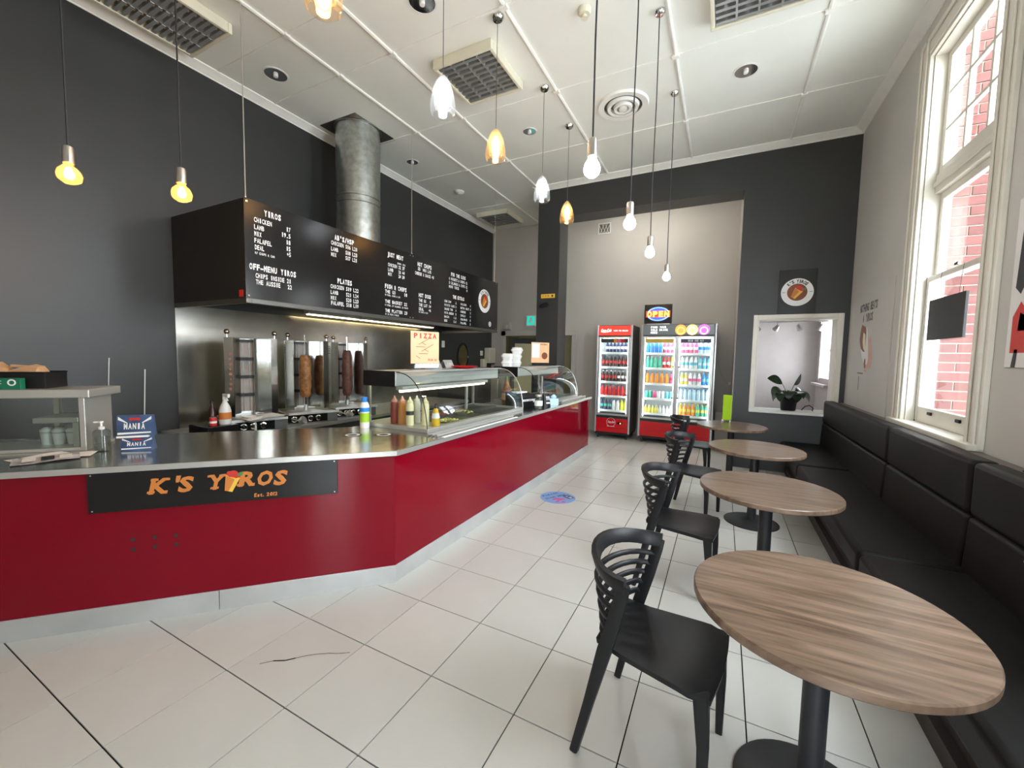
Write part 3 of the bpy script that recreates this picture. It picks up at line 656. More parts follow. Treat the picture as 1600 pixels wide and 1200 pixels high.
vs = thing('white_pen_slip', 'folded white paper slip lying on the lower voucher box', 'paper slip', D(1.56, .375, 1.006), DANG + .1)
MB().loft([[(x, -.02, 0), (x, .012, .001), (x, .012, .003), (x, -.018, .012)] for x in (-.085, .07)]).build('slip', 'paper_white', vs, smooth=0)
# two skewers standing behind
for k, (s, t, zt, ls, lab) in enumerate(((1.62, .62, 1.42, -.02, 'thin steel skewer standing up behind the voucher boxes'), (1.93, .85, 1.49, -.03, 'thin steel skewer standing behind the steel end of the glass case'))):
    o = thing('skewer', lab, 'skewer', D(s, t, .92), DANG)
    MB().lathe([(.028, 0), (.028, .01), (.01, .014)], 14).build('base', 'steel_dark', o)
    MB().tube([(0, 0, .01), (-ls, 0, zt - .92)], .0035, 6).build('rod', 'steel', o)
    MB().sphere((-ls, 0, zt - .92), .005, 8, 6).build('tip', 'steel', o)
# ------------------------------------------------------------------ splashback, hood and menu boards
sp = tag(B(XL + .002, XL + .010, .19, 4.5, .0, 2.02).build('splashback', 'steel_splash', smooth=0), 'brushed stainless steel splashback sheet on the left wall under the hood', 'splashback')
HX, HY0, HY1, HZ0, HZ1 = -1.672, .19, 4.68, 2.03, 2.885
hd = thing('exhaust_hood', 'long black exhaust hood boxed in above the kebab grills', 'exhaust hood', (-2.3, 2.4, 2.0))
wp(B(XL + .002, HX, HY0, HY0 + .015, HZ0, HZ1), 'side_panel', 'black_matt', hd, smooth=0)
wp(B(XL + .002, HX, HY1 - .015, HY1, HZ0, HZ1), 'side_panel', 'black_matt', hd, smooth=0)
wp(B(XL, HX, HY0 + .015, HY1 - .015, HZ1 - .015, HZ1), 'top_panel', 'black_matt', hd, smooth=0)
wp(B(HX - .02, HX, HY0 + .015, HY1 - .015, HZ0, HZ1 - .015), 'front_frame', 'black_matt', hd, smooth=0)
wp(MB().box(XL, HX + .012, HY0, HY0 + .05, 1.985, HZ0).box(XL, HX + .012, HY1 - .05, HY1, 1.985, HZ0).box(HX - .05, HX + .012, HY0 + .05, HY1 - .05, 1.985, HZ0), 'canopy_lip', 'steel_dark', hd, smooth=0, bevel=.004)
wp(B(XL, HX - .05, HY0 + .05, HY1 - .05, 2.25, 2.27), 'baffle', 'steel', hd, smooth=0)
for y in (1.55, 2.42, 3.29):
    lf = wp(B(-2.78, -2.68, y, y + .85, 2.055, 2.25), 'light_fitting', 'steel', hd, smooth=0, bevel=.005)
    wp(B(-2.77, -2.69, y + .03, y + .82, 2.045, 2.055), 'light_tube', 'hood_tube', lf, smooth=0)
for y in (.21, 2.345, 4.56):
    wp(MB().tube([(HX + .002, y, HZ1), (HX + .002, y, HC - .012)], .005, 6), 'suspension_rod', 'brushed_socket', hd)
    wp(MB().sphere((HX + .002, y, HZ1 + .012), .010, 10, 6), 'rod_end', 'chrome', hd)
wp(B(-1.76, -1.70, HY0 - .003, HY0, 2.04, 2.10), 'red_label', 'red_print', hd, smooth=0)
BX = HX + .002
MENU1 = [('YIROS', .365, 2.783, .163, .050, 'b'), ('CHICKEN', .273, 2.707, .165, .040, 'n'), ('17', .575, 2.703, .046, .040, 'n'), ('LAMB', .273, 2.644, .093, .040, 'n'), ('19.5', .527, 2.643, .093, .040, 'n'),
  ('MIX', .273, 2.585, .068, .040, 'n'), ('18', .572, 2.583, .046, .040, 'n'), ('FALAFEL', .273, 2.526, .160, .040, 'n'), ('15', .571, 2.523, .046, .040, 'n'), ('DEAL', .276, 2.467, .086, .040, 'n'), ('+5', .577, 2.471, .043, .040, 'n'),
  ('W/ CHIPS & CAN', .275, 2.426, .182, .021, 'n'), ('OFF-MENU YIROS', .223, 2.286, .448, .050, 'b'), ('CHIPS INSIDE 21', .276, 2.218, .341, .040, 'n'), ('THE AUSSIE   22', .278, 2.162, .346, .040, 'n'),
  ("AB'S/HSP", 1.119, 2.767, .262, .050, 'b'), ('CHICKEN S16 L20', 1.075, 2.707, .351, .040, 'n'), ('LAMB    S18 L23', 1.074, 2.643, .351, .040, 'n'), ('MIX     S17 L21', 1.073, 2.585, .351, .040, 'n'),
  ('PLATES', 1.151, 2.314, .198, .050, 'b'), ('CHICKEN S19 L22', 1.061, 2.248, .379, .040, 'n'), ('LAMB    S21 L24', 1.062, 2.186, .377, .040, 'n'), ('MIX     S20 L23', 1.063, 2.127, .376, .040, 'n'), ('FALAFEL S18 L19', 1.067, 2.073, .372, .040, 'n'),
  ('JUST MEAT', 1.892, 2.766, .287, .050, 'b'), ('500G 1KG', 2.067, 2.701, .148, .021, 'n'), ('CHICKEN 22 37', 1.903, 2.646, .300, .040, 'n'), ('LAMB    26 44', 1.903, 2.587, .300, .040, 'n'), ('MIX     24 39', 1.904, 2.532, .299, .040, 'n'),
  ('FISH & CHIPS', 1.849, 2.371, .391, .050, 'b'), ('THE GO     18', 1.851, 2.312, .401, .040, 'n'), ('W/ FISH, CHIPS & CAN', 1.851, 2.277, .268, .021, 'n'), ('THE BASKET 22', 1.851, 2.190, .402, .040, 'n'),
  ('W/ FISH, 2X CALAMARI, 2X PRAWN', 1.851, 2.152, .414, .021, 'n'), ('THE PLATTER 23', 1.854, 2.077, .399, .040, 'n'), ('W/ 2X FISH & SALAD', 1.854, 2.042, .242, .021, 'n')]
MENU2 = [('HOT CHIPS', 2.454, 2.761, .302, .050, 'b'), ('S5  M10 L15', 2.461, 2.703, .288, .040, 'n'), ('CHEESE & SAUCE +3', 2.403, 2.638, .404, .040, 'n'), ('HOT DOGS', 2.480, 2.347, .265, .050, 'b'),
  ('THE GO   8', 2.483, 2.282, .263, .040, 'n'), ('THE LOT 14', 2.484, 2.221, .263, .040, 'n'), ('DEAL    +6', 2.484, 2.164, .263, .040, 'n'), ('W/ CHIPS & CAN', 2.484, 2.131, .192, .021, 'n'),
  ('FOR THE KIDS', 3.223, 2.764, .397, .050, 'b'), ('6 NUGGETS & CHIPS 12', 3.171, 2.698, .501, .040, 'n'), ('5 CALAMARI & CHIPS 12', 3.172, 2.636, .502, .040, 'n'), ('MINI YIROS        9', 3.173, 2.579, .502, .040, 'n'),
  ('THE EXTRAS', 3.274, 2.429, .315, .050, 'b')]
for k, (l, r) in enumerate(((('DIM SIM     2'), ('HALOUMI    6')), (('POTATO CAKE 2'), ('EXTRA MEAT 6')), (('SAUCE TUB   1'), ('CHEESE     2')), (('PITA BREAD  3'), ('CHILLI     1')), (('BACON     1.5'), ('CALAMARI   5')), (('EGG       2.5'), ('FALAFEL    2')))):
    MENU2 += [(l, 3.065, 2.350 - .058 * k, .306, .032, 'n'), (r, 3.486, 2.352 - .0594 * k, .297, .032, 'n')]
def menu(nm, lab, y0, y1, rows, screws):
    m = thing(nm, lab, 'menu board', (BX, (y0 + y1) / 2, HZ0))
    m = wp(B(BX, BX + .006, y0, y1, HZ0 - .005, HZ1 + .005), 'board', 'black_board', m, smooth=0, bevel=.001)
    for s, y, z, w, cap, st in rows:
        wput(line(s, w, cap, st), frame((BX + .0068, y, z), (0, 1, 0), (0, 0, 1)), 'lettering', 'white_print', m)
    for y in screws:
        for z in (HZ0 + .02, HZ1 - .02): wp(disc(.009, 12).xf(frame((BX + .0068, y, z), (0, 1, 0), (0, 0, 1))), 'screw', 'chrome', m, flat=True)
    return m
menu('menu_board', 'black menu board with white YIROS and FISH & CHIPS price lists, nearer half', HY0, 2.335, MENU1, (.215, 1.22, 2.31))
m2 = menu('menu_board', 'black menu board with HOT CHIPS, FOR THE KIDS lists and a round logo, farther half', 2.34, HY1, MENU2, (2.365, 3.45, 4.62))
logo(frame((BX + .0066, 4.216, 2.504), (0, 1, 0), (0, 0, 1)), .20, m2)
wput(ring(.03, .045, 20), frame((BX + .0068, 4.41, 2.121), (0, 1, 0), (0, 0, 1)), 'badge_ring', 'white_print', m2)
wput(disc(.018, 12), frame((BX + .0068, 4.41, 2.121), (0, 1, 0), (0, 0, 1)), 'badge_dot', 'white_print', m2)
# duct
du = thing('exhaust_duct', 'round galvanised exhaust duct rising from the hood to the ceiling', 'duct', (-2.36, 2.08, HZ1))
MB().lathe([(.28, 0), (.28, .62), (.287, .625), (.287, .64), (.28, .645), (.28, .70), (.287, .705), (.287, .72), (.28, .725), (.28, HC - .012 - HZ1)], 40, caps=False).build('duct_pipe', 'galvanised', du, smooth=25)
MB().lathe([(.285, HC - .03 - HZ1), (.30, HC - .028 - HZ1), (.30, HC - .02 - HZ1), (.285, HC - .018 - HZ1)], 40, caps=False).build('collar', 'galvanised', du)
B(-.36, .28, -.30, .40, HC - .018 - HZ1, HC - .0125 - HZ1).build('ceiling_plate', 'steel_dark', du, smooth=0)
# ------------------------------------------------------------------ grill bench and kebab grills
kb = thing('grill_bench', 'dark steel grill bench along the left wall under the hood', 'bench', (-2.45, 2.1, 0))
wp(B(XL + .01, -2.02, .03, 4.3, .70, .745), 'bench_top', 'steel', kb, smooth=0, bevel=.004)
wp(B(XL + .01, -2.08, .06, 4.28, .0, .70), 'bench_body', 'steel_dark', kb, smooth=0)
wp(B(-2.35, -2.02, .03, .30, .745, .86), 'side_box', 'black_gloss', kb, smooth=0, bevel=.006)
def meat(mat_, h, r):
    rings = []
    for k in range(15):
        z = h * k / 14; rr = r * (.86 + .2 * math.sin(PI * (k + 1) / 16)) * (1 + .05 * math.sin(k * 2.3)) * (.75 if k in (0, 14) else 1)
        rings.append([(rr * (1 + .06 * math.sin(5 * a + k)) * math.cos(a), rr * (1 + .06 * math.sin(5 * a + k)) * math.sin(a), z) for a in [2 * PI * i / 18 for i in range(18)]])
    return MB().loft(rings)
def grill(y, lab, kind):
    g = thing('kebab_grill', lab, 'kebab grill', (-2.34, y, .745), math.radians(-20), 'upright kebab grills')
    B(-.30, .26, -.28, .28, 0, .115).build('base', 'steel_dark', g, smooth=0, bevel=.004)
    cpn = B(.26, .272, -.26, .16, .015, .105).build('control_panel', 'black_gloss', g, smooth=0)
    for k in range(4):
        c = MB().lathe([(.032, 0), (.032, .008), (.024, .010), (.022, .03), (.001, .031)], 18).xf(Matrix.Translation((.272, -.20 + k * .085, .06)) @ Matrix.Rotation(PI / 2, 4, 'Y')).build('knob', 'chrome', cpn)
        B(.302, .306, -.204 + k * .085, -.196 + k * .085, .045, .075).build('knob_grip', 'black_matt', cpn, smooth=0)
    MB().box(-.28, .34, -.27, .27, .115, .125).box(.33, .34, -.27, .27, .125, .14).build('drip_tray', 'steel', g, smooth=0, bevel=.003)
    MB().box(-.30, -.14, -.15, -.065, .125, .95).box(-.30, -.14, .065, .15, .125, .95).box(-.30, -.24, -.065, .065, .125, .95).build('body', 'steel', g, smooth=0, bevel=.004)
    sl = MB()
    for q in range(8): sl.box(-.28 + (q % 2) * .05, -.245 + (q % 2) * .05, -.1515, -.15, .80 + (q // 2) * .03, .812 + (q // 2) * .03)
    sl.build('vent_slots', 'black_matt', g, smooth=0)
    for q in range(4):
        z = .16 + q * .195
        bn = MB().box(-.24, -.20, -.065, .065, z, z + .165).build('burner', 'ceramic', g, smooth=0, bevel=.004)
        B(-.195, -.165, -.065, .065, z + .165, z + .195).build('burner_rail', 'black_matt', bn, smooth=0)
        for yy in (-.03, .03): B(-.199, -.194, yy - .004, yy + .004, z, z + .165).build('burner_wire', 'steel_dark', bn, smooth=0)
    for sg_ in (-1, 1):
        wg = MB().poly([(-.14, sg_ * .075), (.10, sg_ * .235), (.107, sg_ * .225), (-.133, sg_ * .065)][::sg_], .15, .95).build('wing', 'mirror_steel', g, smooth=0)
        MB().poly([(.10, sg_ * .235), (.15, sg_ * .165), (.142, sg_ * .16), (.094, sg_ * .225)][::sg_], .15, .95).build('wing_edge', 'mirror_steel', wg, smooth=0)
        MB().tube([(.105, sg_ * .21, .95), (.105, sg_ * .21, .985)], .009, 10).build('knob_stem', 'chrome', wg)
        MB().sphere((.105, sg_ * .21, 1.005), .026, 16, 10).build('ball_knob', 'brass_ball', wg)
    if kind:
        MB().tube([(0, 0, .125), (0, 0, 1.02)], .007, 8).build('spit_rod', 'chrome', g)
        MB().lathe([(.022, .125), (.022, .19)], 14).build('spit_foot', 'steel', g)
        return g, kind
    return g, None
g1, _ = grill(.60, 'empty kebab grill at the near end with its four burners showing', None)
g2, _ = grill(1.24, 'middle kebab grill with a golden chicken spit', 'c')
g3, _ = grill(1.85, 'far kebab grill with a dark lamb spit', 'l')
for g, m_, h, r, z, lab in ((g2, 'chicken', .50, .062, .28, 'golden cooked chicken stack on the middle kebab spit'), (g3, 'lamb', .60, .058, .25, 'dark brown lamb stack on the far kebab spit')):
    o = meat(m_, h, r).build('kebab_meat', m_, None, (g.location.x, g.location.y, g.location.z + z), (0, 0, .4)); tag(o, lab, 'meat')
B(.098, .10, -.232, -.175, .35, .93).build('paper_label', 'paper_white', g1, smooth=0).rotation_euler = (0, 0, 0)
lt = MB()
for q in range(8): lt.box(.1402, .1406, -.205 + .004 * (q % 3), -.182 + .004 * (q % 2), .42 + q * .05, .445 + q * .05)
lt.build('label_marks', 'brown_print', g1, smooth=0)
# things on the bench
def bottle(name, lab, cat, loc, prof, m, cap=None, capm=None, band=None, bandm=None, group=None, rz=0):
    o = thing(name, lab, cat, loc, rz, group)
    MB().lathe(prof, 18).build('body', m, o)
    if cap: MB().lathe(cap, 14).build('cap', capm, o)
    if band: MB().lathe(band, 18, caps=False).build('label_band', bandm, o)
    return o
sb = bottle('spray_bottle', 'white spray bottle with an orange label at the near end of the grill bench', 'bottle', (-2.10, .22, .862), [(.045, 0), (.05, .01), (.05, .13), (.04, .17), (.02, .21), (.016, .24)], 'white_plastic',
            [(.018, .235), (.02, .25), (.014, .265)], 'white_plastic', [(.0508, .05), (.0508, .115)], 'orange_print')
MB().box(-.02, .07, -.012, .012, .262, .29).box(.055, .07, -.008, .008, .255, .262).add([(.02, -.006, .262), (.05, -.006, .225), (.055, .006, .225), (.028, .006, .262)], [(0, 1, 2, 3)]).build('trigger', 'white_plastic', sb, smooth=0, bevel=.003)
bottle('sauce_bottle', 'dark brown bottle beside the white spray bottle', 'bottle', (-2.2, .16, .862), [(.032, 0), (.034, .01), (.034, .12), (.014, .17), (.013, .21)], 'd_cola', [(.015, .208), (.015, .225), (.001, .226)], 'black_plastic')
tn = bottle('tin', 'small red tin with a white label by the dark bottle', 'tin', (-2.12, .125, .862), [(.03, 0), (.03, .07), (.027, .073)], 'red_print', None, None, [(.0305, .02), (.0305, .04)], 'white_print')
MB().lathe([(.028, .072), (.024, .076), (.001, .077)], 16).build('lid', 'steel', tn)
tp = thing('takeaway_paper', 'loose stack of white wrapping paper in a steel tray on the near grill', 'paper', (-2.05, .52, .885), math.radians(-20))
for q in range(5): MB().loft([[(x, -.16, .004 * q + .012 * math.sin(x * 14 + q)), (x, .14 + .02 * q, .004 * q + .006 + .008 * math.sin(x * 9 + q))] for x in [-.1 + .03 * i for i in range(8)]], False, False).xf(Matrix.Rotation(.12 * q, 4, 'Z')).build('sheet', 'paper_white', tp)
pn = thing('steel_pan', 'small steel pan under the wrapping paper at the grill front', 'pan', (-2.03, .43, .865), 0)
MB().loft([sq(.05, 0), sq(.07, .05), sq(.073, .05), sq(.072, .053), sq(.068, .052), sq(.048, .004)]).build('pan_body', 'steel', pn)
kn = thing('knife', 'pale green handled knife hanging on the near control panel', 'knife', (-2.02, .455, .765))
MB().lathe([(.009, 0), (.011, .02), (.009, .08), (.005, .085)], 10).build('handle', 'cap_clear', kn); B(-.002, .002, -.008, .008, .085, .13).build('blade', 'steel', kn, smooth=0)
for y, lab in ((.92, 'steel scoop leaning on the middle grill controls'), (1.55, 'round steel scoop leaning on the far grill controls')):
    o = thing('scoop', lab, 'scoop', (-1.99, y, .80), .4)
    MB().lathe([(.035, 0), (.045, .05), (.043, .05), (.033, .004)], 18, caps=False).xf(Matrix.Rotation(1.1, 4, 'Y')).build('bowl', 'steel', o)
    MB().tube([(-.02, 0, .01), (-.10, 0, .03)], .007, 8).build('handle', 'steel', o)
# ------------------------------------------------------------------ glass food cases on the straight counter
def bez(p, n=12):
    out = []
    for i in range(n + 1):
        t = i / n; c = ((1 - t) ** 3, 3 * t * (1 - t) ** 2, 3 * t * t * (1 - t), t ** 3)
        out.append((sum(c[k] * p[k][0] for k in range(4)), sum(c[k] * p[k][1] for k in range(4))))
    return out
def food_case(y0, y1, lab, lit):
    ym = (y0 + y1) / 2; L = (y1 - y0) / 2
    t = thing('food_case', lab, 'food case', (-.36, ym, .92))
    X0, X1 = -.36, .35
    MB().box(X0, X1, -L, -L + .025, 0, .035).box(X0, X1, L - .025, L, 0, .035).box(X0, X0 + .03, -L + .025, L - .025, 0, .035).box(X1 - .06, X1, -L + .025, L - .025, 0, .035).build('base_frame', 'steel', t, smooth=0, bevel=.003)
    cy = MB().box(X0, .0, -L, L, .365, .49).build('canopy', 'steel', t, smooth=0, bevel=.012)
    MB().box(X0 - .004, .004, -L - .008, -L, .36, .494).build('canopy_end', 'black_plastic', cy, smooth=0, bevel=.004)
    MB().box(X0 - .004, .004, L, L + .008, .36, .494).build('canopy_end', 'black_plastic', cy, smooth=0, bevel=.004)
    B(-.02, .05, -L + .01, L - .01, .484, .494).build('canopy_lip', 'steel', cy, smooth=0, bevel=.003)
    arc = bez([(.02, .487), (.26, .485), (.33, .24), (.345, .036)])
    MB().loft([[(x, y, z) for x, z in arc] for y in (-L + .006, L - .006)], False, False).build('curved_glass', 'case_glass', t)
    for y, m_ in ((-L, 'black_matt'), (L, 'steel')):
        MB().tube([(x, y, z) for x, z in arc], .004, 6).build('glass_edge', m_, t)
        MB().add([(x, y + (.004 if y < 0 else -.004), z) for x, z in [(X0 + .02, .036)] + [(X0 + .02, .365), (0, .365)] + arc], [tuple(range(len(arc) + 3))]).build('end_glass', 'case_glass', t, flat=True)
    for y in (-L + .03, L - .05):
        B(X0 + .01, X0 + .035, y, y + .02, .035, .365).build('post', 'steel', t, smooth=0)
    B(X0 + .26, X0 + .28, L * .35, L * .35 + .03, .035, .33).build('post', 'steel', t, smooth=0)
    if lit:
        lb = B(-.02, .06, -L + .03, L - .35, .335, .362).build('light_box', 'steel', t, smooth=0, bevel=.003)
        MB().tube([(.02, -L + .04, .325), (.02, L - .37, .325)], .014, 10).build('light_tube', 'tube_warm', lb)
    n = max(3, int(2 * L / .33)); a = -L + (.34 if lit else .03); st = (L - .03 - a) / n
    for k in range(n):
        for x0, x1 in ((-.32, -.03), (-.01, .28)):
            MB().box(x0, x1, a + k * st + .008, a + (k + 1) * st - .008, .008, .012).box(x0, x0 + .006, a + k * st + .008, a + (k + 1) * st - .008, .012, .034).box(x1 - .006, x1, a + k * st + .008, a + (k + 1) * st - .008, .012, .034).build('food_pan', 'steel_dark', t, smooth=0)
    if lit: B(-.32, .28, -L + .026, -L + .33, .012, .03).build('deck', 'steel', t, smooth=0)
    return t
fc = food_case(.64, 2.42, 'curved glass food warming case lit inside, in the middle of the counter', True)
for x, r in ((.415, .010), (.455, .010), (.497, .012)): MB().tube([(x, -.97, .010), (x, .33, .010)], r, 8).build('tray_rail', 'steel', fc)
MB().box(.535, .56, -.95, .33, -.012, .006).build('tray_edge', 'white_plastic', fc, smooth=0, bevel=.003)
fc2 = food_case(2.95, 4.48, 'curved glass food case at the far end of the counter', False)
MB().tube([(.415, -.3, .010), (.415, .78, .010)], .010, 8).build('tray_rail', 'steel', fc2)
MB().tube([(.47, -.3, .010), (.47, .78, .010)], .010, 8).build('tray_rail', 'steel', fc2)
for k, (y, x, m_, lab) in enumerate(((1.75, -.42, 'salad', 'pale shredded lettuce in a pan of the lit food case'), (1.2, -.2, 'salad', 'cheese slices in a pan of the lit food case'), (1.45, -.5, 'sauce_red', 'diced tomato in a pan of the lit food case'))):
    mb = MB()
    for q in range(60):
        a, rr = random.uniform(0, 2 * PI), .10 * math.sqrt(random.random()); s_ = random.uniform(.008, .016)
        mb.add([(x + rr * math.cos(a) + dx * s_, y + rr * math.sin(a) + dy * s_, .934 + max(0, .03 - rr * .25) * random.random() + dz * s_) for dx, dy, dz in ((-1, -1, 0), (1, -1, .4), (1, 1, .1), (-1, 1, .5), (0, 0, .9))], [(0, 1, 4), (1, 2, 4), (2, 3, 4), (3, 0, 4), (3, 2, 1, 0)])
    o = mb.build(('lettuce', 'cheese', 'tomato')[k], m_, smooth=0); tag(o, lab, 'food'); o['kind'] = 'stuff'
SQ = [(.030, 0), (.033, .006), (.033, .17), (.030, .185), (.024, .195)]
CP = [(.027, .190), (.027, .205), (.012, .222), (.005, .245), (.001, .246)]
for x, y, m_, cm, lab in ((-.46, .74, 'sauce_red', 'cap_pink', 'squeeze bottle of brick red sauce, leftmost inside the lit food case'), (-.375, .745, 'sauce_orange', 'cap_pink', 'squeeze bottle of orange sauce next to the red one'),
                          (-.275, .73, 'sauce_cream', 'sauce_cream', 'cream sauce squeeze bottle with a black band'), (-.31, .86, 'cap_clear', 'cap_clear', 'greyish squeeze bottle standing behind the black banded one'), (-.165, .80, 'sauce_cream', 'sauce_cream', 'plain cream sauce squeeze bottle without a band')):
    bottle('squeeze_bottle', lab, 'sauce bottle', (x, y, .951), SQ, m_, CP, cm, [(.0337, .09), (.0337, .125)] if 'black band' in lab and 'standing' not in lab else None, 'black_matt', 'squeeze bottles in the food case')
bottle('mustard_bottle', 'small yellow mustard bottle with a white shoulder and dark cap', 'sauce bottle', (-.085, .84, .951), [(.034, 0), (.036, .01), (.034, .07), (.026, .12), (.018, .15)], 'sauce_yellow', [(.016, .15), (.013, .18), (.005, .19), (.001, .191)], 'd_cola', [(.0355, .065), (.030, .11)], 'white_print')
bb = bottle('cleaner_bottle', 'tall white bottle with a blue cap and green label beside the food case', 'bottle', (-.64, .57, .92), [(.038, 0), (.04, .01), (.04, .19), (.03, .215), (.02, .225)], 'white_plastic', [(.024, .222), (.024, .265), (.001, .266)], 'd_blue', [(.0407, .05), (.0407, .13)], 'lime')
MB().lathe([(.0408, .14), (.0408, .175)], 18, caps=False).build('blue_band', 'd_blue', bb)
# black oval stickers on the worktop
for x, y, lab in ((-.46, .28, 'dark round coaster sticker on the worktop near the counter bend'), (-.27, .42, 'pale ringed round sticker on the worktop near the food case')):
    o = thing('round_sticker', lab, 'sticker', (x, y, .9205))
    MB().lathe([(.07, 0), (.07, .001), (.001, .0011)], 28).build('disc', 'black_print', o); put(ring(.035, .055), Matrix.Translation((0, 0, .0014)), 'ring_print', 'white_print', o)
# pizza sign and things on the case tops
def tent_sign(name, lab, loc, rz, w, h, base=.05):
    o = thing(name, lab, 'sign', loc, rz)
    MB().box(-w / 2 - .02, w / 2 + .02, -.05, .05, 0, .012).box(-w / 2, w / 2, -.012, .012, .012, base).build('stand', 'bottle_clear', o, smooth=0, bevel=.004)
    B(-w / 2, w / 2, -.004, .004, base, base + h).build('card', 'peach_print', o, smooth=0)
    return o
pz_ = tent_sign('pizza_sign', 'peach PIZZA sign in a clear stand on top of the lit food case', (-.5, 1.20, 1.412), PI / 2 - .35, .31, .31, .06)
put(line('PIZZA', .26, .046, 'b'), frame((-.13, -.0046, .305), (1, 0, 0), (0, 0, 1)), 'lettering', 'red_print', pz_)
for q in range(7): put(B(0, .05 + .05 * (q % 3), 0, .005, 0, .0001).xf(Matrix.Rotation(.5 * ((q % 3) - 1), 4, 'Z')), frame((-.10 + .03 * (q % 4), -.0046, .13 + .022 * q), (1, 0, 0), (0, 0, 1)), 'sketch_line', 'brown_print', pz_)
put(line('FROM 15', .10, .02, 'b'), frame((.03, -.0046, .085), (1, 0, 0), (0, 0, 1)), 'lettering', 'red_print', pz_)
rp = thing('red_plate', 'shallow red plate on top of the lit food case', 'plate', (-.55, 1.95, 1.412))
MB().lathe([(.09, 0), (.16, .022), (.163, .026), (.155, .024), (.088, .006), (.001, .005)], 30).build('plate', 'red_plastic', rp)
MB().lathe([(.05, .0055), (.045, .007), (.001, .0072)], 24).build('centre_ring', 'red_print', rp)
for y, lab in ((1.55, 'steel folded price holder left of the red plate'), (1.78, 'steel folded price holder behind the red plate')):
    o = thing('price_holder', lab, 'holder', (-.66, y, 1.412), PI / 2)
    MB().loft([[(x, -.05, 0), (x, 0, .09), (x, .05, 0), (x, .045, 0), (x, 0, .082), (x, -.045, 0)] for x in (-.08, .08)]).build('fold', 'steel', o, smooth=0)
    B(-.05, .05, -.027, -.024, .03, .06).build('card', 'paper_grey', o, smooth=0)
def takebox(x, y, z, lab, w=.075):
    o = thing('takeaway_box', lab, 'takeaway box', (x, y, z), .3, 'white takeaway boxes on the far food case')
    MB().loft([sq(w * .82, 0), sq(w, .045), sq(w * 1.1, .047), sq(w * 1.1, .052), sq(w, .054)]).build('tray', 'white_plastic', o)
    MB().loft([sq(w * 1.08, .0525), sq(w * .98, .06), sq(w * .85, .088), sq(w * .7, .09)]).build('lid', 'white_plastic', o)
for a in ((-.60, 3.10, 1.412, 'white takeaway box at the bottom left of the far stack'), (-.58, 3.32, 1.412, 'white takeaway box at the bottom right of the far stack'), (-.60, 3.10, 1.503, 'white takeaway box on top of the left pile'),
          (-.58, 3.33, 1.503, 'white takeaway box in the middle of the right pile'), (-.57, 3.34, 1.594, 'white takeaway box topping the right pile')): takebox(*a)
ts = tent_sign('counter_sign', 'cream menu card in a clear stand on the far food case', (-.5, 4.02, 1.412), PI / 2 - .6, .33, .32, .05)
put(B(0, .14, 0, .22, 0, .0001), frame((-.155, -.0046, .13), (1, 0, 0), (0, 0, 1)), 'white_print_block', 'white_print', ts)
put(disc(.055, 20), frame((.08, -.0046, .16), (1, 0, 0), (0, 0, 1)), 'food_print', 'brown_print', ts)
put(line('BURGERS', .13, .02, 'b'), frame((.0, -.0046, .33), (1, 0, 0), (0, 0, 1)), 'lettering', 'brown_print', ts)
put(disc(.04, 16), frame((-.085, -.0046, .30), (1, 0, 0), (0, 0, 1)), 'stamp_print', 'paper_grey', ts)
# till end of the counter
pt = thing('till_printer', 'black wedge shaped till printer with a white label strip', 'printer', (-.16, 2.66, .92), PI / 2 - .25)
MB().add([(-.16, -.10, 0), (.16, -.10, 0), (.16, .12, 0), (-.16, .12, 0), (-.18, -.13, .13), (.18, -.13, .13), (.17, .12, .20), (-.17, .12, .20)], [(0, 3, 2, 1), (4, 5, 6, 7), (0, 1, 5, 4), (1, 2, 6, 5), (2, 3, 7, 6), (3, 0, 4, 7)]).build('body', 'black_plastic', pt, smooth=0, bevel=.008)
put(B(-.12, .09, 0, .025, 0, .0002).join(B(.095, .13, -.02, .025, 0, .0002)), frame((0, -.121, .085), (1, 0, 0), (0, -.03, .13)) @ Matrix.Translation((0, 0, .003)), 'label_strip', 'white_print', pt)
put(line('SCAN HERE', .18, .014, 'b'), frame((-.11, -.1225, .0905), (1, 0, 0), (0, -.03, .13)) @ Matrix.Translation((0, 0, .0036)), 'lettering', 'black_print', pt)
B(-.10, .10, -.02, .08, .175, .195).build('paper_slot', 'paper_white', pt, smooth=0, bevel=.004)
jr = bottle('tip_jar', 'clear glass tip jar with a white label beside the till printer', 'jar', (.10, 2.62, .92), [(.045, 0), (.05, .01), (.05, .12), (.035, .14), (.035, .16)], 'bottle_clear', [(.039, .155), (.039, .175), (.001, .176)], 'steel', [(.0505, .04), (.0505, .10)], 'white_print')
cr = thing('card_reader', 'small black card reader with a dark screen next to the tip jar', 'card reader', (.11, 2.84, .92), PI / 2 - .5)
MB().loft([sq(.05, 0, .04), sq(.045, .16, .012), sq(.04, .17, .008)]).build('body', 'black_plastic', cr)
put(B(-.03, .03, 0, .05, 0, .0001), frame((0, -.034, .09), (1, 0, 0), (0, .03, .12)) @ Matrix.Translation((0, 0, .004)), 'screen', 'paper_grey', cr)
put(B(-.03, .03, 0, .02, 0, .0001), frame((0, -.038, .045), (1, 0, 0), (0, .03, .12)) @ Matrix.Translation((0, 0, .004)), 'label_strip', 'white_print', cr)
gv = thing('glove_box', 'pale blue glove box on the counter behind the card reader', 'box', (.10, 3.12, .92), .5)
MB().box(-.06, .06, -.045, .045, 0, .09).build('carton', 'd_clear', gv, smooth=0, bevel=.003); MB().loft([[(.03 * math.cos(a) * s_, .02 * math.sin(a) * s_, z) for a in [2 * PI * i / 10 for i in range(10)]] for s_, z in ((1, .09), (1.4, .11), (.6, .135), (.1, .14))]).build('glove', 'd_clear', gv)
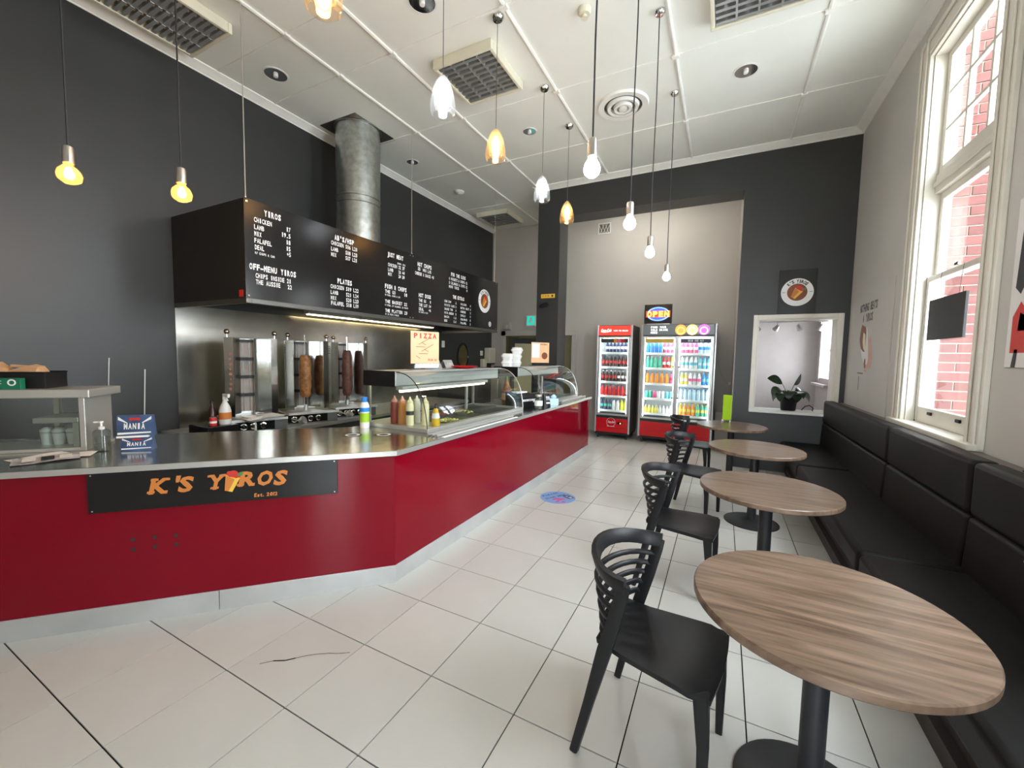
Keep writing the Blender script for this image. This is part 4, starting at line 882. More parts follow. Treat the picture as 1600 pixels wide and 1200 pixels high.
bottle('syrup_bottle', 'amber syrup bottle standing behind the till printer', 'bottle', (-.45, 2.82, .92), [(.06, 0), (.065, .02), (.065, .20), (.03, .28), (.02, .34)], 'chicken', [(.022, .335), (.022, .365), (.001, .366)], 'green_print', [(.0655, .06), (.0655, .15)], 'peach_print')
# ------------------------------------------------------------------ small things on the far walls
ml = thing('oval_mirror', 'oval mirror in a dark frame on the dark left wall past the splashback', 'mirror', (XL, 5.38, 1.53))
el = lambda a, b, x, n=36: [(x, a * math.cos(2 * PI * i / n), b * math.sin(2 * PI * i / n)) for i in range(n)]
MB().loft([el(.22, .29, .001), el(.22, .29, .02), el(.19, .25, .025), el(.19, .25, .012)], True, False).build('mirror_frame', 'black_gloss', ml)
MB().loft([el(.192, .252, .008), el(.19, .25, .010)]).build('mirror_glass', 'chrome', ml)
for y, z, w, h, nm, lab in ((4.68, 1.77, .09, .13, 'light_switch', 'white switch plate on the dark wall left of the oval mirror'), (6.14, 1.61, .11, .11, 'wall_socket', 'square white socket plate right of the oval mirror')):
    o = thing(nm, lab, 'switch', (XL, y, z)); B(0, .012, -w / 2, w / 2, -h / 2, h / 2).build('plate', 'white_plastic', o, smooth=0, bevel=.003); B(.012, .018, -.015, .015, -.02, .02).build('rocker', 'cream_plastic', o, smooth=0, bevel=.002)
o = thing('towel_dispenser', 'cream paper towel dispenser in the back left corner', 'dispenser', (XL, 6.40, 1.38)); B(0, .16, -.14, .14, 0, .36).build('case', 'cream_plastic', o, bevel=.02); B(.02, .14, -.12, .12, -.02, 0).build('slot', 'black_matt', o, smooth=0)
o = thing('soap_dispenser', 'cream soap dispenser below the paper towel dispenser', 'dispenser', (XL, 6.15, 1.22)); B(0, .11, -.07, .07, 0, .26).build('case', 'cream_plastic', o, bevel=.02); B(.02, .09, -.03, .03, -.03, 0).build('nozzle', 'steel', o, bevel=.004)
ex = thing('exit_sign', 'small green exit sign on the grey wall left of the dark column', 'exit sign', (-1.855, YB - .03, 2.37)); B(-.12, .12, 0, .03, -.12, .12).build('housing', 'white_plastic', ex, smooth=0, bevel=.004); B(-.095, .095, -.003, 0, -.095, .095).build('face', 'exit_green', ex, smooth=0)
put(shape([(-.02, .06), (.02, .06), (.035, 0), (.05, -.06), (.02, -.06), (0, -.01), (-.03, -.06), (-.055, -.05), (-.03, .01)]), frame((0, -.0036, 0), (1, 0, 0), (0, 0, 1)), 'running_figure', 'white_print', ex)
o = thing('door_sensor', 'small grey alarm sensor box above the corridor door', 'sensor', (-2.45, YB - .06, 2.25)); B(-.09, .09, 0, .06, -.08, .08).build('box', 'grey_paint', o, bevel=.01); B(-.03, .03, -.006, 0, -.03, .03).build('lens', 'cream_plastic', o, bevel=.004)
o = thing('yellow_sign', 'small yellow notice with black print high on the dark column', 'sign', (-.715, YD - .006, 2.625)); B(-.13, .13, 0, .006, -.035, .035).build('plate', 'yellow_print', o, smooth=0)
put(line('CCTV IN USE', .14, .022, 'b'), frame((-.115, -.0006, -.008), (1, 0, 0), (0, 0, 1)), 'lettering', 'black_print', o); put(disc(.02, 14), frame((.085, -.0006, .0), (1, 0, 0), (0, 0, 1)), 'camera_icon', 'black_print', o)
cc = thing('security_camera', 'small dark security camera on the dark column below the yellow notice', 'camera', (-.74, YD, 2.47)); MB().lathe([(.04, 0), (.04, .02), (.015, .025), (.015, .06)], 16).xf(Matrix.Rotation(PI / 2, 4, 'X')).build('mount', 'black_plastic', cc)
MB().lathe([(.03, -.07), (.034, -.06), (.034, .05), (.03, .06)], 16).xf(Matrix.Translation((0, -.09, -.01)) @ Matrix.Rotation(1.2, 4, 'Y')).build('camera_body', 'black_plastic', cc); MB().sphere((-.075, -.09, -.035), .02, 12, 8).build('lens', 'black_gloss', cc)
gv = thing('wall_grille', 'small plaster wall grille high on the grey back wall', 'wall vent', (-.23, YB, 4.23)); MB().box(-.13, .13, -.015, 0, .09, .11).box(-.13, .13, -.015, 0, -.11, -.09).box(-.13, -.11, -.015, 0, -.09, .09).box(.11, .13, -.015, 0, -.09, .09).build('frame', 'white_plastic', gv, smooth=0)
B(-.11, .11, -.004, -.001, -.09, .09).build('backing', 'steel_dark', gv, smooth=0)
for q in range(6): B(-.004, .004, -.012, -.004, -.11, .11).xf(Matrix.Translation((-.08 + .032 * q, 0, 0)) @ Matrix.Rotation(.4 if q % 2 else -.4, 4, 'Y')).build('grille_bar', 'white_plastic', gv, smooth=0)
gs = thing('menu_stand', 'lime green acrylic menu stand on the farthest round table', 'menu stand', (2.165, 4.24, .7305), -.35)
MB().box(-.055, .055, -.004, .004, .02, .36).build('panel', 'lime', gs, smooth=0, bevel=.002)
MB().box(-.055, -.045, -.03, .03, 0, .03).box(.045, .055, -.03, .03, 0, .03).build('foot', 'chrome', gs, smooth=0, bevel=.002)
# logo sign on the dark wall
ls = thing('logo_sign', "black square sign with the round K'S YIROS logo above the servery opening", 'sign', (2.93, YD, 2.2)); ls = wp(B(2.715, 3.145, YD - .012, YD, 2.19, 2.80), 'board', 'black_board', ls, smooth=0, bevel=.002)
logo(frame((2.93, YD - .0125, 2.495), (1, 0, 0), (0, 0, 1)), .185, ls)
# plant on the servery sill
pl = thing('potted_plant', 'dark broad-leaved plant in a black pot on the servery sill', 'potted plant', (2.93, 4.93, .87))
MB().lathe([(.085, 0), (.09, .01), (.105, .16), (.11, .165), (.11, .18), (.098, .18), (.096, .15), (.001, .15)], 24).build('pot', 'black_plastic', pl)
def leaf(az, el_, ln, w, stem, droop, roll=0.0, z0=.15):
    c = Vector((math.cos(az), math.sin(az), 0)); p0 = Vector((0, 0, z0)); p1 = p0 + c * stem * math.cos(el_) + Vector((0, 0, stem * math.sin(el_)))
    MB().tube([p0, p0 * .4 + p1 * .6 + Vector((0, 0, .02)), p1], .004, 6).build('stem', 'leaf', pl)
    sd = Vector((-c.y * math.cos(roll), c.x * math.cos(roll), math.sin(roll))); mb = []; p = p1.copy(); e = el_ * .5
    for k in range(8):
        t = k / 7; ww = 1.3 * w * math.sin(PI * min(1, .04 + t * .96)) ** .8 * (1 - .25 * t)
        mb.append([p - sd * ww + Vector((0, 0, .18 * ww)), p, p + sd * ww + Vector((0, 0, .18 * ww))])
        p = p + (c * math.cos(e) + Vector((0, 0, math.sin(e)))) * (ln / 7); e -= 1.25 * droop / 7
    MB().loft(mb, False, False).build('leaf', 'leaf', pl)
for a in ((3.05, 1.2, .20, .060, .24, .5, 1.1), (.25, 1.3, .19, .042, .22, -.9, 1.2), (-1.2, .7, .20, .065, .12, 2.0), (-.3, .6, .22, .070, .13, 1.9, .4), (-2.2, .7, .20, .065, .12, 2.0), (3.3, .5, .18, .065, .11, 2.1, -.4), (1.2, .9, .18, .06, .13, 1.8),
          (2.2, .8, .2, .07, .13, 1.8), (-.8, .9, .19, .065, .14, 1.9), (-1.7, .9, .20, .065, .14, 2.1), (-2.7, .9, .2, .06, .16, 1.9, -.5), (.5, .9, .2, .06, .15, 2.0, .5)): leaf(*a)
o = thing('cable_loop', 'short loop of black cable on the servery sill beside the plant pot', 'cable', (3.15, 4.96, .875)); MB().tube([(-.06, 0, .004), (-.02, 0, .06), (.03, .01, .075), (.07, .01, .05), (.075, .0, .006)], .007, 8).build('cable', 'rubber', o); B(.06, .09, -.015, .015, 0, .02).build('plug', 'rubber', o, bevel=.004)
o = thing('cable_box', 'small white junction box on the servery sill near the bench back', 'box', (3.28, 4.95, .87)); B(-.06, .05, -.03, .03, 0, .025).build('box', 'white_plastic', o, bevel=.005); MB().tube([(-.02, 0, .025), (-.03, 0, .05), (-.05, .01, .06)], .006, 6).build('lead', 'white_plastic', o)
tl = thing('track_light', 'ceiling track with four small grey spotlights seen through the servery opening', 'track light', (2.96, 5.75, 2.17))
B(-.5, .5, -.015, .015, .0, .02).build('rail', 'spot_grey', tl, smooth=0)
for x, a in ((-.42, -.4), (-.14, .5), (.14, -.5), (.42, .5)):
    h = MB().lathe([(.03, -.07), (.045, -.06), (.025, .02), (.012, .03)], 16).xf(Matrix.Translation((x, 0, -.07)) @ Matrix.Rotation(a, 4, 'Y') @ Matrix.Rotation(.3, 4, 'X')).build('spot_head', 'spot_grey', tl)
    MB().tube([(x, 0, 0), (x, 0, -.06)], .006, 6).build('spot_stem', 'spot_grey', tl)
for x in (-.45, .45): MB().tube([(x, 0, .02), (x, 0, .5)], .004, 6).build('hanger', 'spot_grey', tl)
# posters on the right wall
ps = thing('wall_poster', 'white poster reading NOTHING BEATS A YIROS beside the window', 'poster', (XR, 4.0, .95)); ps = wp(B(XR - .006, XR, 3.24, 4.74, 1.0, 2.40), 'sheet', 'white_paint', ps, smooth=0)
RM = lambda y, z: frame((XR - .0068, y, z), (0, -1, 0), (0, 0, 1))
wput(line('NOTHING BEATS', .62, .085, 'b'), RM(4.33, 2.15), 'lettering', 'black_print', ps); wput(line('A YIROS', .36, .085, 'b'), RM(4.2, 2.03), 'lettering', 'black_print', ps)
def blob(cx, cz, rx, rz_, rot, nm, m_, dz, wob=.12):
    pts = [(rx * (1 + wob * math.sin(3 * a + cx * 9)) * math.cos(a), rz_ * (1 + wob * math.sin(4 * a + cz * 7)) * math.sin(a)) for a in [2 * PI * i / 24 for i in range(24)]]
    wput(shape(pts), RM(cx, cz) @ Matrix.Translation((0, 0, dz)) @ Matrix.Rotation(rot, 4, 'Z'), nm, m_, ps)
blob(3.92, 1.67, .14, .20, .3, 'hand_print', 'skin_print', .0002); blob(4.05, 1.76, .13, .24, .35, 'wrap_print', 'paper_white', .0004); blob(4.13, 1.84, .12, .16, .3, 'filling_print', 'brown_print', .0006); blob(4.08, 1.80, .05, .11, .3, 'salad_print', 'sauce_cream', .0008); blob(4.0, 1.55, .03, .06, .2, 'shadow_print', 'brown_print', .0008)
wput(B(0, .02, 0, .16, 0, .0001), RM(4.2, 1.24), 'mark_print', 'black_print', ps); wput(B(0, .22, 0, .014, 0, .0001), RM(4.26, 1.43), 'mark_print', 'brown_print', ps); wput(B(0, .08, 0, .03, 0, .0001), RM(4.0, 1.46), 'mark_print', 'skin_print', ps)
p2 = thing('art_poster', 'poster with splashes of red and black on the wall right of the window', 'poster', (XR, .95, 1.55)); p2 = wp(B(XR - .01, XR, .76, 1.40, 1.55, 2.48), 'sheet', 'paper_white', p2, smooth=0, bevel=.002)
for pts, m_, nm in ((((0, .93), (.14, .93), (.10, .80), (.02, .78)), 'red_print', 'red_splash'), (((0, .44), (.02, .75), (.16, .72), (.22, .55), (.10, .48), (.05, .40)), 'black_print', 'black_splash'), (((.0, .08), (.0, .28), (.06, .36), (.12, .30), (.20, .32), (.26, .08)), 'red_print', 'red_splash'), (((.05, .20), (.06, .30), (.11, .28), (.12, .2)), 'orange_print', 'orange_splash'), (((.02, .0), (.04, .10), (.07, .10), (.06, .0)), 'black_print', 'black_drip')):
    wput(shape(pts), frame((XR - .0108, 1.36, 1.55), (0, -1, 0), (0, 0, 1)), nm, m_, p2)
hs_ = thing('hanging_sign', 'black square sign hanging in the window on two strings', 'sign', (3.56, 2.28, 1.75)); wp(B(3.548, 3.566, 2.0, 2.565, 1.75, 2.07), 'board', 'black_matt', hs_, smooth=0, bevel=.002)
for y in (2.12, 2.45): wp(MB().tube([(3.557, y, 2.07), (3.57, y, 2.29)], .0015, 5), 'string', 'black_matt', hs_)
wc = thing('sash_cord', 'thin dark cord hanging down the window frame', 'cord', (3.56, 2.70, 1.08)); MB().tube([(0, 0, 0), (.0, .005, .3), (.01, .0, .8), (.0, -.01, 1.2)], .002, 5).build('cord', 'black_matt', wc); MB().sphere((0, 0, .0), .006, 8, 6).build('bead', 'black_matt', wc)
# ================================================================== dining side
def chair():
    c = thing('dining_chair', '', 'chair', (0, 0, 0), 0, 'black plastic chairs in a row')
    # seat: dished shell
    nu, nv = 12, 10; top = []; bot = []
    for i in range(nu + 1):
        u = i / nu; x = -.185 + .425 * u; w = .170 + .050 * min(1, u * 1.2) - .02 * max(0, u - .85) / .15
        rt, rb = [], []
        for j in range(nv + 1):
            v = 2 * j / nv - 1; e = abs(v)
            z = .447 - .018 * math.sin(PI * min(1, u * 1.05)) * (1 - e * e) + .012 * max(0, .25 - u) * 4 - .016 * max(0, u - .8) / .2 * (1 - .4 * e) - .006 * max(0, e - .85) / .15
            xx = x + (.012 * (1 - e * e) if i == nu else 0)
            rt.append((xx, w * v, z)); rb.append((xx * .985, w * v * .985, z - .022))
        top.append(rt); bot.append(rb)
    mb = MB(); nr = nv + 1
    vs = [p for r in top for p in r] + [p for r in bot for p in r]; o = (nu + 1) * nr; fs = []
    for i in range(nu):
        for j in range(nv):
            a = i * nr + j; fs += [(a, a + 1, a + nr + 1, a + nr), (o + a, o + a + nr, o + a + nr + 1, o + a + 1)]
    for i in range(nu):
        a = i * nr; fs += [(a, a + nr, o + a + nr, o + a), (a + nv, o + a + nv, o + a + nr + nv, a + nr + nv)]
    for j in range(nv):
        a = nu * nr + j; fs += [(j, o + j, o + j + 1, j + 1), (a, a + 1, o + a + 1, o + a)]
    mb.add(vs, fs).build('seat', 'black_plastic', c, smooth=50)
    def rect(p, ax, ay, wx, wy): return [tuple(Vector(p) + Vector(ax) * sx * wx + Vector(ay) * sy * wy) for sx, sy in ((-.5, -.35), (-.35, -.5), (.35, -.5), (.5, -.35), (.5, .35), (.35, .5), (-.35, .5), (-.5, .35))]
    for s in (-1, 1):
        MB().loft([rect((.222, s * .198, 0), (1, 0, 0), (0, 1, 0), .026, .030), rect((.220, s * .198, .25), (1, 0, 0), (0, 1, 0), .036, .036), rect((.205, s * .190, .438), (1, 0, 0), (0, 1, 0), .052, .042)]).build('leg', 'black_plastic', c)
        path = [(0, -.235, .235, .030), (.22, -.185, .222, .036), (.44, -.136, .205, .052), (.58, -.098, .214, .050), (.70, -.068, .226, .044), (.742, -.058, .232, .036)]
        MB().loft([rect((x, s * y, z), (1, 0, -.22), (-.10 * s, 1, 0), w, .022 + .004 * (z < .3)) for z, x, y, w in path]).build('leg', 'black_plastic', c)
    def arc(z, zmid, bulge, xe, ye, th, hh, lean, n=16):
        rings = []
        for k in range(n + 1):
            a = PI * (k / n - .5); y = ye * math.sin(a); x = xe - bulge * math.cos(a); zz = z + (zmid - z) * math.cos(a) ** 2
            nx, ny = math.cos(a), -math.sin(a) * .9
            up = Vector((-lean * nx, -lean * ny, 1)).normalized(); ou = Vector((-nx, -ny, 0)).normalized() * -1
            ou = (ou - up * ou.dot(up)).normalized()
            rings.append(rect((x, y, zz), ou, up, th, hh))
        return MB().loft(rings)
    arc(.738, .765, .192, -.054, .234, .026, .062, .35).build('top_rail', 'black_plastic', c)
    for z, b in ((.675, .168), (.628, .143), (.582, .118), (.537, .093), (.492, .072)):
        xe = -.136 + (z - .44) * .27
        arc(z, z - .004, b, xe, .205 + (z - .44) * .07, .016, .022, .3, 14).build('slat', 'black_plastic', c)
    return c
c0 = chair()
CH = [(1.90, -.278, -8, 'black slatted plastic chair nearest the camera, at the nearest round table'), (1.865, 1.07, -5, 'black slatted plastic chair second from the camera'),
      (1.845, 2.55, -15, 'black slatted plastic chair third from the camera'), (1.74, 3.98, -5, 'black slatted plastic chair farthest away, in front of the double fridge')]
for k, (x, y, a, lab) in enumerate(CH):
    if k == 0: c0.location = (x, y, 0); c0.rotation_euler = (0, 0, math.radians(a)); c0['label'] = lab
    else: dup(c0, (x, y, 0), math.radians(a), lab)
t0 = thing('cafe_table', '', 'table', (0, 0, 0), 0, 'round walnut tables')
MB().lathe([(.36, .698), (.398, .699), (.402, .704), (.402, .724), (.398, .729), (.001, .730)], 72).build('table_top', 'walnut', t0, smooth=30)
MB().lathe([(.039, .02), (.039, .66), (.06, .67), (.12, .698)], 24).build('pole', 'black_iron', t0)
MB().lathe([(.235, 0), (.235, .008), (.22, .014), (.06, .024), (.039, .03)], 48).build('base', 'black_iron', t0)
TB = [(2.43, -.27, 'round walnut table nearest the camera, cut by the lower right corner'), (2.385, 1.15, 'second round walnut table from the camera'), (2.40, 2.545, 'third round walnut table from the camera'), (2.22, 3.95, 'farthest round walnut table by the dark wall')]
for k, (x, y, lab) in enumerate(TB):
    if k == 0: t0.location = (x, y, 0); t0['label'] = lab
    else: dup(t0, (x, y, 0), 0, lab)
# banquette along the window wall
bq = thing('banquette', 'long dark brown vinyl banquette bench under the window', 'bench', (3.2, 1.3, 0))
wp(B(2.965, 3.40, -2.2, 4.79, 0, .30), 'plinth', 'plinth', bq, smooth=0)
wp(B(2.92, 2.965, -2.2, 4.79, 0, .09), 'plinth_trim', 'plinth', bq, smooth=0, bevel=.003)
for y0, y1 in ((-2.2, 1.045), (1.065, 3.30), (3.32, 4.785)): wp(B(2.845, 3.34, y0, y1, .30, .452), 'seat_cushion', 'vinyl', bq, bevel=.035, seg=4)
for y0, y1 in ((-2.2, 1.10), (1.12, 2.36), (2.38, 4.785)):
    m = MB().add([(3.29, y0, .40), (3.43, y0, .40), (3.43, y1, .40), (3.29, y1, .40), (3.305, y0, .745), (3.43, y0, .745), (3.43, y1, .745), (3.305, y1, .745)], [(0, 3, 2, 1), (4, 5, 6, 7), (0, 1, 5, 4), (1, 2, 6, 5), (2, 3, 7, 6), (3, 0, 4, 7)])
    wp(m, 'lower_back_cushion', 'vinyl', bq, bevel=.022, seg=3)
    wp(B(3.305, 3.43, y0, y1, .748, 1.045), 'upper_back_cushion', 'vinyl', bq, bevel=.028, seg=3)
wp(B(3.43, XR - .003, -2.2, 4.79, 0, 1.028), 'ledge', 'ledge', bq, smooth=0, bevel=.004)
o = thing('dark_clip', 'small black plug on the ledge behind the bench right of the window', 'plug', (3.475, 1.0, 1.028)); B(-.02, .02, -.03, .03, 0, .008).build('plate', 'black_plastic', o, bevel=.003); B(-.01, .01, -.012, .012, .008, .014).build('knob', 'black_plastic', o, bevel=.002)
# floor sticker
fs = thing('floor_sticker', 'round blue floor sticker with pink footprints by the counter', 'sticker', (.525, 2.24, .0008)); MB().lathe([(.195, 0), (.195, .0006), (.001, .0007)], 48).build('disc', 'blue_decal', fs)
FM = lambda x, y, a=0: Matrix.Translation((x, y, .0012)) @ Matrix.Rotation(a, 4, 'Z')
for dx in (-.0, .06): put(disc(.055, 20, .42), FM(.0 + dx * .9, -.06 + dx * .2, -.5), 'footprint', 'pink_print', fs); put(disc(.026, 16, .8), FM(.045 + dx, -.125 + dx * .3, -.5), 'heel_print', 'pink_print', fs)
put(line('PLEASE', .22, .034, 'b'), FM(-.15, -.06, 1.05), 'lettering', 'navy', fs); put(line('STAND HERE', .28, .034, 'b'), FM(-.085, -.125, 1.05), 'lettering', 'navy', fs)
put(B(-.06, .06, -.04, .04, 0, .0001), FM(.10, .07, -.5), 'label_block', 'navy', fs); put(line('1.5M', .09, .04, 'b'), FM(.055, .075, -.5) @ Matrix.Translation((0, 0, .0005)), 'lettering', 'white_print', fs)
# crack in one floor tile
cr_ = MB()
pts = [(.10, -.80), (.14, -.755), (.19, -.725), (.22, -.69), (.25, -.655), (.29, -.62), (.34, -.585), (.38, -.565), (.43, -.53)]
for k in range(len(pts) - 1):
    a, b = Vector(pts[k]), Vector(pts[k + 1]); d_ = (b - a).normalized(); n_ = Vector((-d_.y, d_.x)) * (.004 if k in (1, 2) else .0018)
    cr_.add([(*(a - n_), .0006), (*(b - n_), .0006), (*(b + n_), .0006), (*(a + n_), .0006)], [(0, 1, 2, 3)])
cr_.build('tile_crack', 'grout', fl, flat=True)
# ------------------------------------------------------------------ pendants
def pendant_bulb(x, y, z, warm, lab):
    p = thing('bulb_pendant', lab, 'pendant lamp', (x, y, HC - .012), 0, 'bare bulb pendants')
    L = HC - .012 - z
    MB().lathe([(.05, 0), (.05, -.012), (.035, -.03), (.006, -.034)], 20).build('ceiling_rose', 'chrome', p)
    MB().tube([(0, 0, -.03), (.004, 0, -L * .35), (-.003, .002, -L * .7), (0, 0, -L + .14)], .0045, 6).build('cord', 'black_matt', p)
    MB().lathe([(.006, -L + .142), (.022, -L + .135), (.025, -L + .125), (.025, -L + .05), (.022, -L + .047)], 20).build('socket', 'brushed_socket', p)
    if warm:
        MB().lathe([(.018, -L + .05), (.022, -L + .036), (.044, -L + .014), (.053, -L - .012), (.046, -L - .038), (.025, -L - .055), (.001, -L - .060)], 22, caps=False).build('bulb', 'amber_glass', p)
        MB().sphere((0, 0, -L - .010), .020, 14, 10).build('filament', 'core_warm', p)
    else:
        MB().lathe([(.018, -L + .05), (.022, -L + .036), (.036, -L + .012), (.041, -L - .010), (.036, -L - .030), (.02, -L - .045), (.001, -L - .048)], 22).build('bulb', 'bulb_cool', p)
pendant_bulb(-1.089, -1.044, 2.5, True, 'amber filament bulb pendant at the far left over the counter')
pendant_bulb(-.83, -.643, 2.5, True, 'amber filament bulb pendant second from the left, beside the menu board')
for y, lab in ((.071, 'bright white bulb pendant hanging highest and largest in the row'), (.987, 'white bulb pendant second in the row from the camera'), (1.861, 'white bulb pendant third in the row from the camera'), (3.049, 'white bulb pendant lowest in view, above the double fridge')): pendant_bulb(1.465, y, 2.5, False, lab)
def pendant_glass(x, y, z, warm, lab):
    p = thing('glass_pendant', lab, 'pendant lamp', (x, y, HC - .012), 0, 'glass cone pendants')
    L = HC - .012 - z
    MB().lathe([(.058, 0), (.056, -.018), (.04, -.036), (.006, -.040)], 22).build('ceiling_rose', 'chrome', p)
    MB().tube([(0, 0, -.036), (0, 0, -L + .17)], .0028, 6).build('cord', 'steel_dark', p)
    MB().lathe([(.006, -L + .175), (.02, -L + .165), (.02, -L + .11), (.016, -L + .10)], 16).build('socket', 'chrome', p)
    MB().lathe([(.022, -L + .165), (.045, -L + .135), (.070, -L + .07), (.088, -L - .01), (.092, -L - .055), (.086, -L - .09), (.070, -L - .105)], 30, caps=False).build('shade', 'amber_shade' if warm else 'shade_glass', p)
    MB().lathe([(.030, -L + .145), (.055, -L + .07), (.062, -L - .0), (.058, -L - .05), (.045, -L - .07)], 24, caps=False).build('inner_shade', 'amber_shade' if warm else 'shade_glass', p)
    MB().lathe([(.014, -L + .10), (.03, -L + .06), (.036, -L + .03), (.028, -L + .0), (.001, -L - .012)], 18).build('bulb', 'bulb_warm' if warm else 'glass_bulb_cool', p)
for y, wm, lab in ((-.462, True, 'amber glass pendant cut by the top edge of the picture'), (.533, False, 'clear glass pendant with a white bulb, largest in the row'), (1.302, True, 'small glass pendant with an amber bulb behind the largest clear one'), (2.345, False, 'clear glass pendant with a white bulb near the dark column'), (3.162, True, 'amber glass pendant farthest along the row, in front of the dark beam')): pendant_glass(.2, y, 3.39, wm, lab)
# ------------------------------------------------------------------ drinks fridges
def fridge(x0, x1, doors, lab, y=5.85):
    f = thing('drinks_fridge', lab, 'fridge', ((x0 + x1) / 2, y, 0), 0, 'glass door drinks fridges')
    w = (x1 - x0) / 2; d = .68; t = .035
    MB().box(-w, -w + t, .03, d, .12, 2.18).box(w - t, w, .03, d, .12, 2.18).box(-w + t, w - t, .03, d, 2.14, 2.18).box(-w + t, w - t, d - .03, d, .12, 2.14).build('cabinet', 'fridge_side', f, smooth=0, bevel=.006)
    B(-w + t, w - t, d - .06, d - .03, .45, 1.96).build('back_liner', 'fridge_liner', f, smooth=0); MB().box(-w + t, -w + t + .006, .06, d - .06, .45, 1.96).box(w - t - .006, w - t, .06, d - .06, .45, 1.96).build('side_liner', 'fridge_liner', f, smooth=0)
    B(-w + t, w - t, .06, d - .03, 1.94, 2.0).build('roof_liner', 'fridge_liner', f, smooth=0); B(-w + t, w - t, .03, d - .03, .40, .445).build('floor_liner', 'fridge_liner', f, smooth=0)
    for s in (-1, 1): MB().loft([[(s * (w - .002), -.01, z), (s * (w - .022), -.012, z), (s * (w - .038), 0, z), (s * (w - .038), .03, z), (s * w, .03, z), (s * w, .005, z)] for z in (.12, 2.18)]).build('corner_stile', 'silver_paint', f, smooth=0)
    B(-w + .038, w - .038, .0, .03, .40, .45).build('sill_rail', 'black_matt', f, smooth=0)
    B(-w + .038, w - .038, .0, .03, .13, .40).build('kick_panel', 'red_plastic', f, smooth=0, bevel=.004); B(-w + .038, w - .038, -.008, 0, .13, .22).build('kick_step', 'red_plastic', f, smooth=0, bevel=.004)
    for sx in (-1, 1):
        for yy in (.08, d - .08): MB().lathe([(.022, 0), (.022, .05), (.012, .055), (.012, .12)], 12, (sx * (w - .07), yy, 0)).build('foot', 'rubber', f)
    B(-w + .01, w - .01, .04, d - .02, .08, .12).build('base_tray', 'black_matt', f, smooth=0)
    sp_ = (2 * w - .076) / doors
    for k in range(doors):
        a = -w + .038 + k * sp_; b = a + sp_
        dr = MB().box(a, a + .035, -.006, .028, .455, 1.965).box(b - .035, b, -.006, .028, .455, 1.965).box(a + .035, b - .035, -.006, .028, .455, .485).box(a + .035, b - .035, -.006, .028, 1.935, 1.965).build('door', 'silver_paint', f, smooth=0, bevel=.004)
        B(a + .035, b - .035, .010, .014, .485, 1.935).build('door_glass', 'clear_glass', dr, smooth=0)
        hx = b - .052 if (doors == 1 or k == 0) else a + .038
        MB().box(hx, hx + .014, -.035, -.022, .86, 1.42).build('handle', 'silver_paint', dr, smooth=0, bevel=.003)
        for z in (.85, 1.41): B(hx - .004, hx + .018, -.037, .0, z, z + .025).build('handle_bracket', 'black_matt', dr, smooth=0)
        for z in SH: sh = B(a + .01, b - .01, .09, d - .08, z - .014, z).build('shelf', 'fridge_liner', f, smooth=0); B(a + .02, b - .02, .082, .09, z - .03, z + .012).build('price_rail', 'white_plastic', sh, smooth=0)
        for xx in (a + .040, b - .046): B(xx, xx + .006, .035, .05, .50, 1.92).build('led_strip', 'led_white', f, smooth=0)
        B(a + .06, b - .06, .08, .12, 1.925, 1.938).build('led_strip', 'led_white', f, smooth=0)
    return f, w
SH = (1.66, 1.385, 1.10, .825, .545)
def script_logo(f, x, z, w, cap, y, m_='white_print'):
    M = frame((x, y, z), (1, 0, 0), (0, 0, 1))
    put(line('Coca-Cola', w, cap, 'b', False, .32), M, 'lettering', m_, f)
    put(shape([(.0, -.15 * cap), (.35 * w, -.32 * cap), (.8 * w, -.12 * cap), (.8 * w, -.04 * cap), (.35 * w, -.20 * cap)]), M, 'logo_swash', m_, f)
f1, w1_ = fridge(-.11, .57, 1, 'narrow single-door drinks fridge with a red lit header')
B(-w1_ + .038, w1_ - .038, -.006, .03, 1.985, 2.165).build('header', 'lit_red', f1, smooth=0, bevel=.004)
B(-w1_ + .038, w1_ - .038, -.002, .03, 1.965, 1.985).build('header_rail', 'black_matt', f1, smooth=0)
B(-w1_ + .08, w1_ - .08, .0145, .0152, 1.85, 1.93).build('glass_print', 'black_print', f1, smooth=0)
for q, m_ in enumerate(('d_orange', 'd_pink', 'd_red')): put(disc(.035, 18), frame((.02 + q * .07, .0140 - .001, 1.885), (1, 0, 0), (0, 0, 1)), 'glass_print_disc', m_, f1)
script_logo(f1, -.265, 2.055, .20, .055, -.0068, 'lit_white'); put(line('TASTE THE FEELING', .27, .024, 'b'), frame((-.02, -.0068, 2.06), (1, 0, 0), (0, 0, 1)), 'lettering', 'lit_white', f1)
script_logo(f1, -.075, .315, .13, .035, -.0006); put(ring(.082, .086), frame((-.01, -.0006, .325), (1, 0, 0), (0, 0, 1)), 'logo_ring', 'white_print', f1)
put(line('ENJOY ICE COLD', .15, .012, 'b'), frame((-.085, -.0006, .24), (1, 0, 0), (0, 0, 1)), 'lettering', 'white_print', f1); MB().lathe([(.05, 0), (.05, .006), (.001, .007)], 20).xf(Matrix.Translation((.16, -.001, .315)) @ Matrix.Scale(.5, 4, (0, 0, 1)) @ Matrix.Rotation(PI / 2, 4, 'X')).build('thermostat', 'black_gloss', f1)
put(disc(.012, 12), frame((.17, -.0088, .315), (1, 0, 0), (0, 0, 1)), 'thermostat_display', 'led_yellow', f1)
f2, w2_ = fridge(.72, 1.97, 2, 'wide double-door drinks fridge with a dark header and coloured discs')
B(-w2_ + .038, w2_ - .038, -.006, .03, 1.985, 2.165).build('header', 'lit_dark', f2, smooth=0, bevel=.004); B(-w2_ + .038, w2_ - .038, -.002, .03, 1.965, 1.985).build('header_rail', 'black_matt', f2, smooth=0)
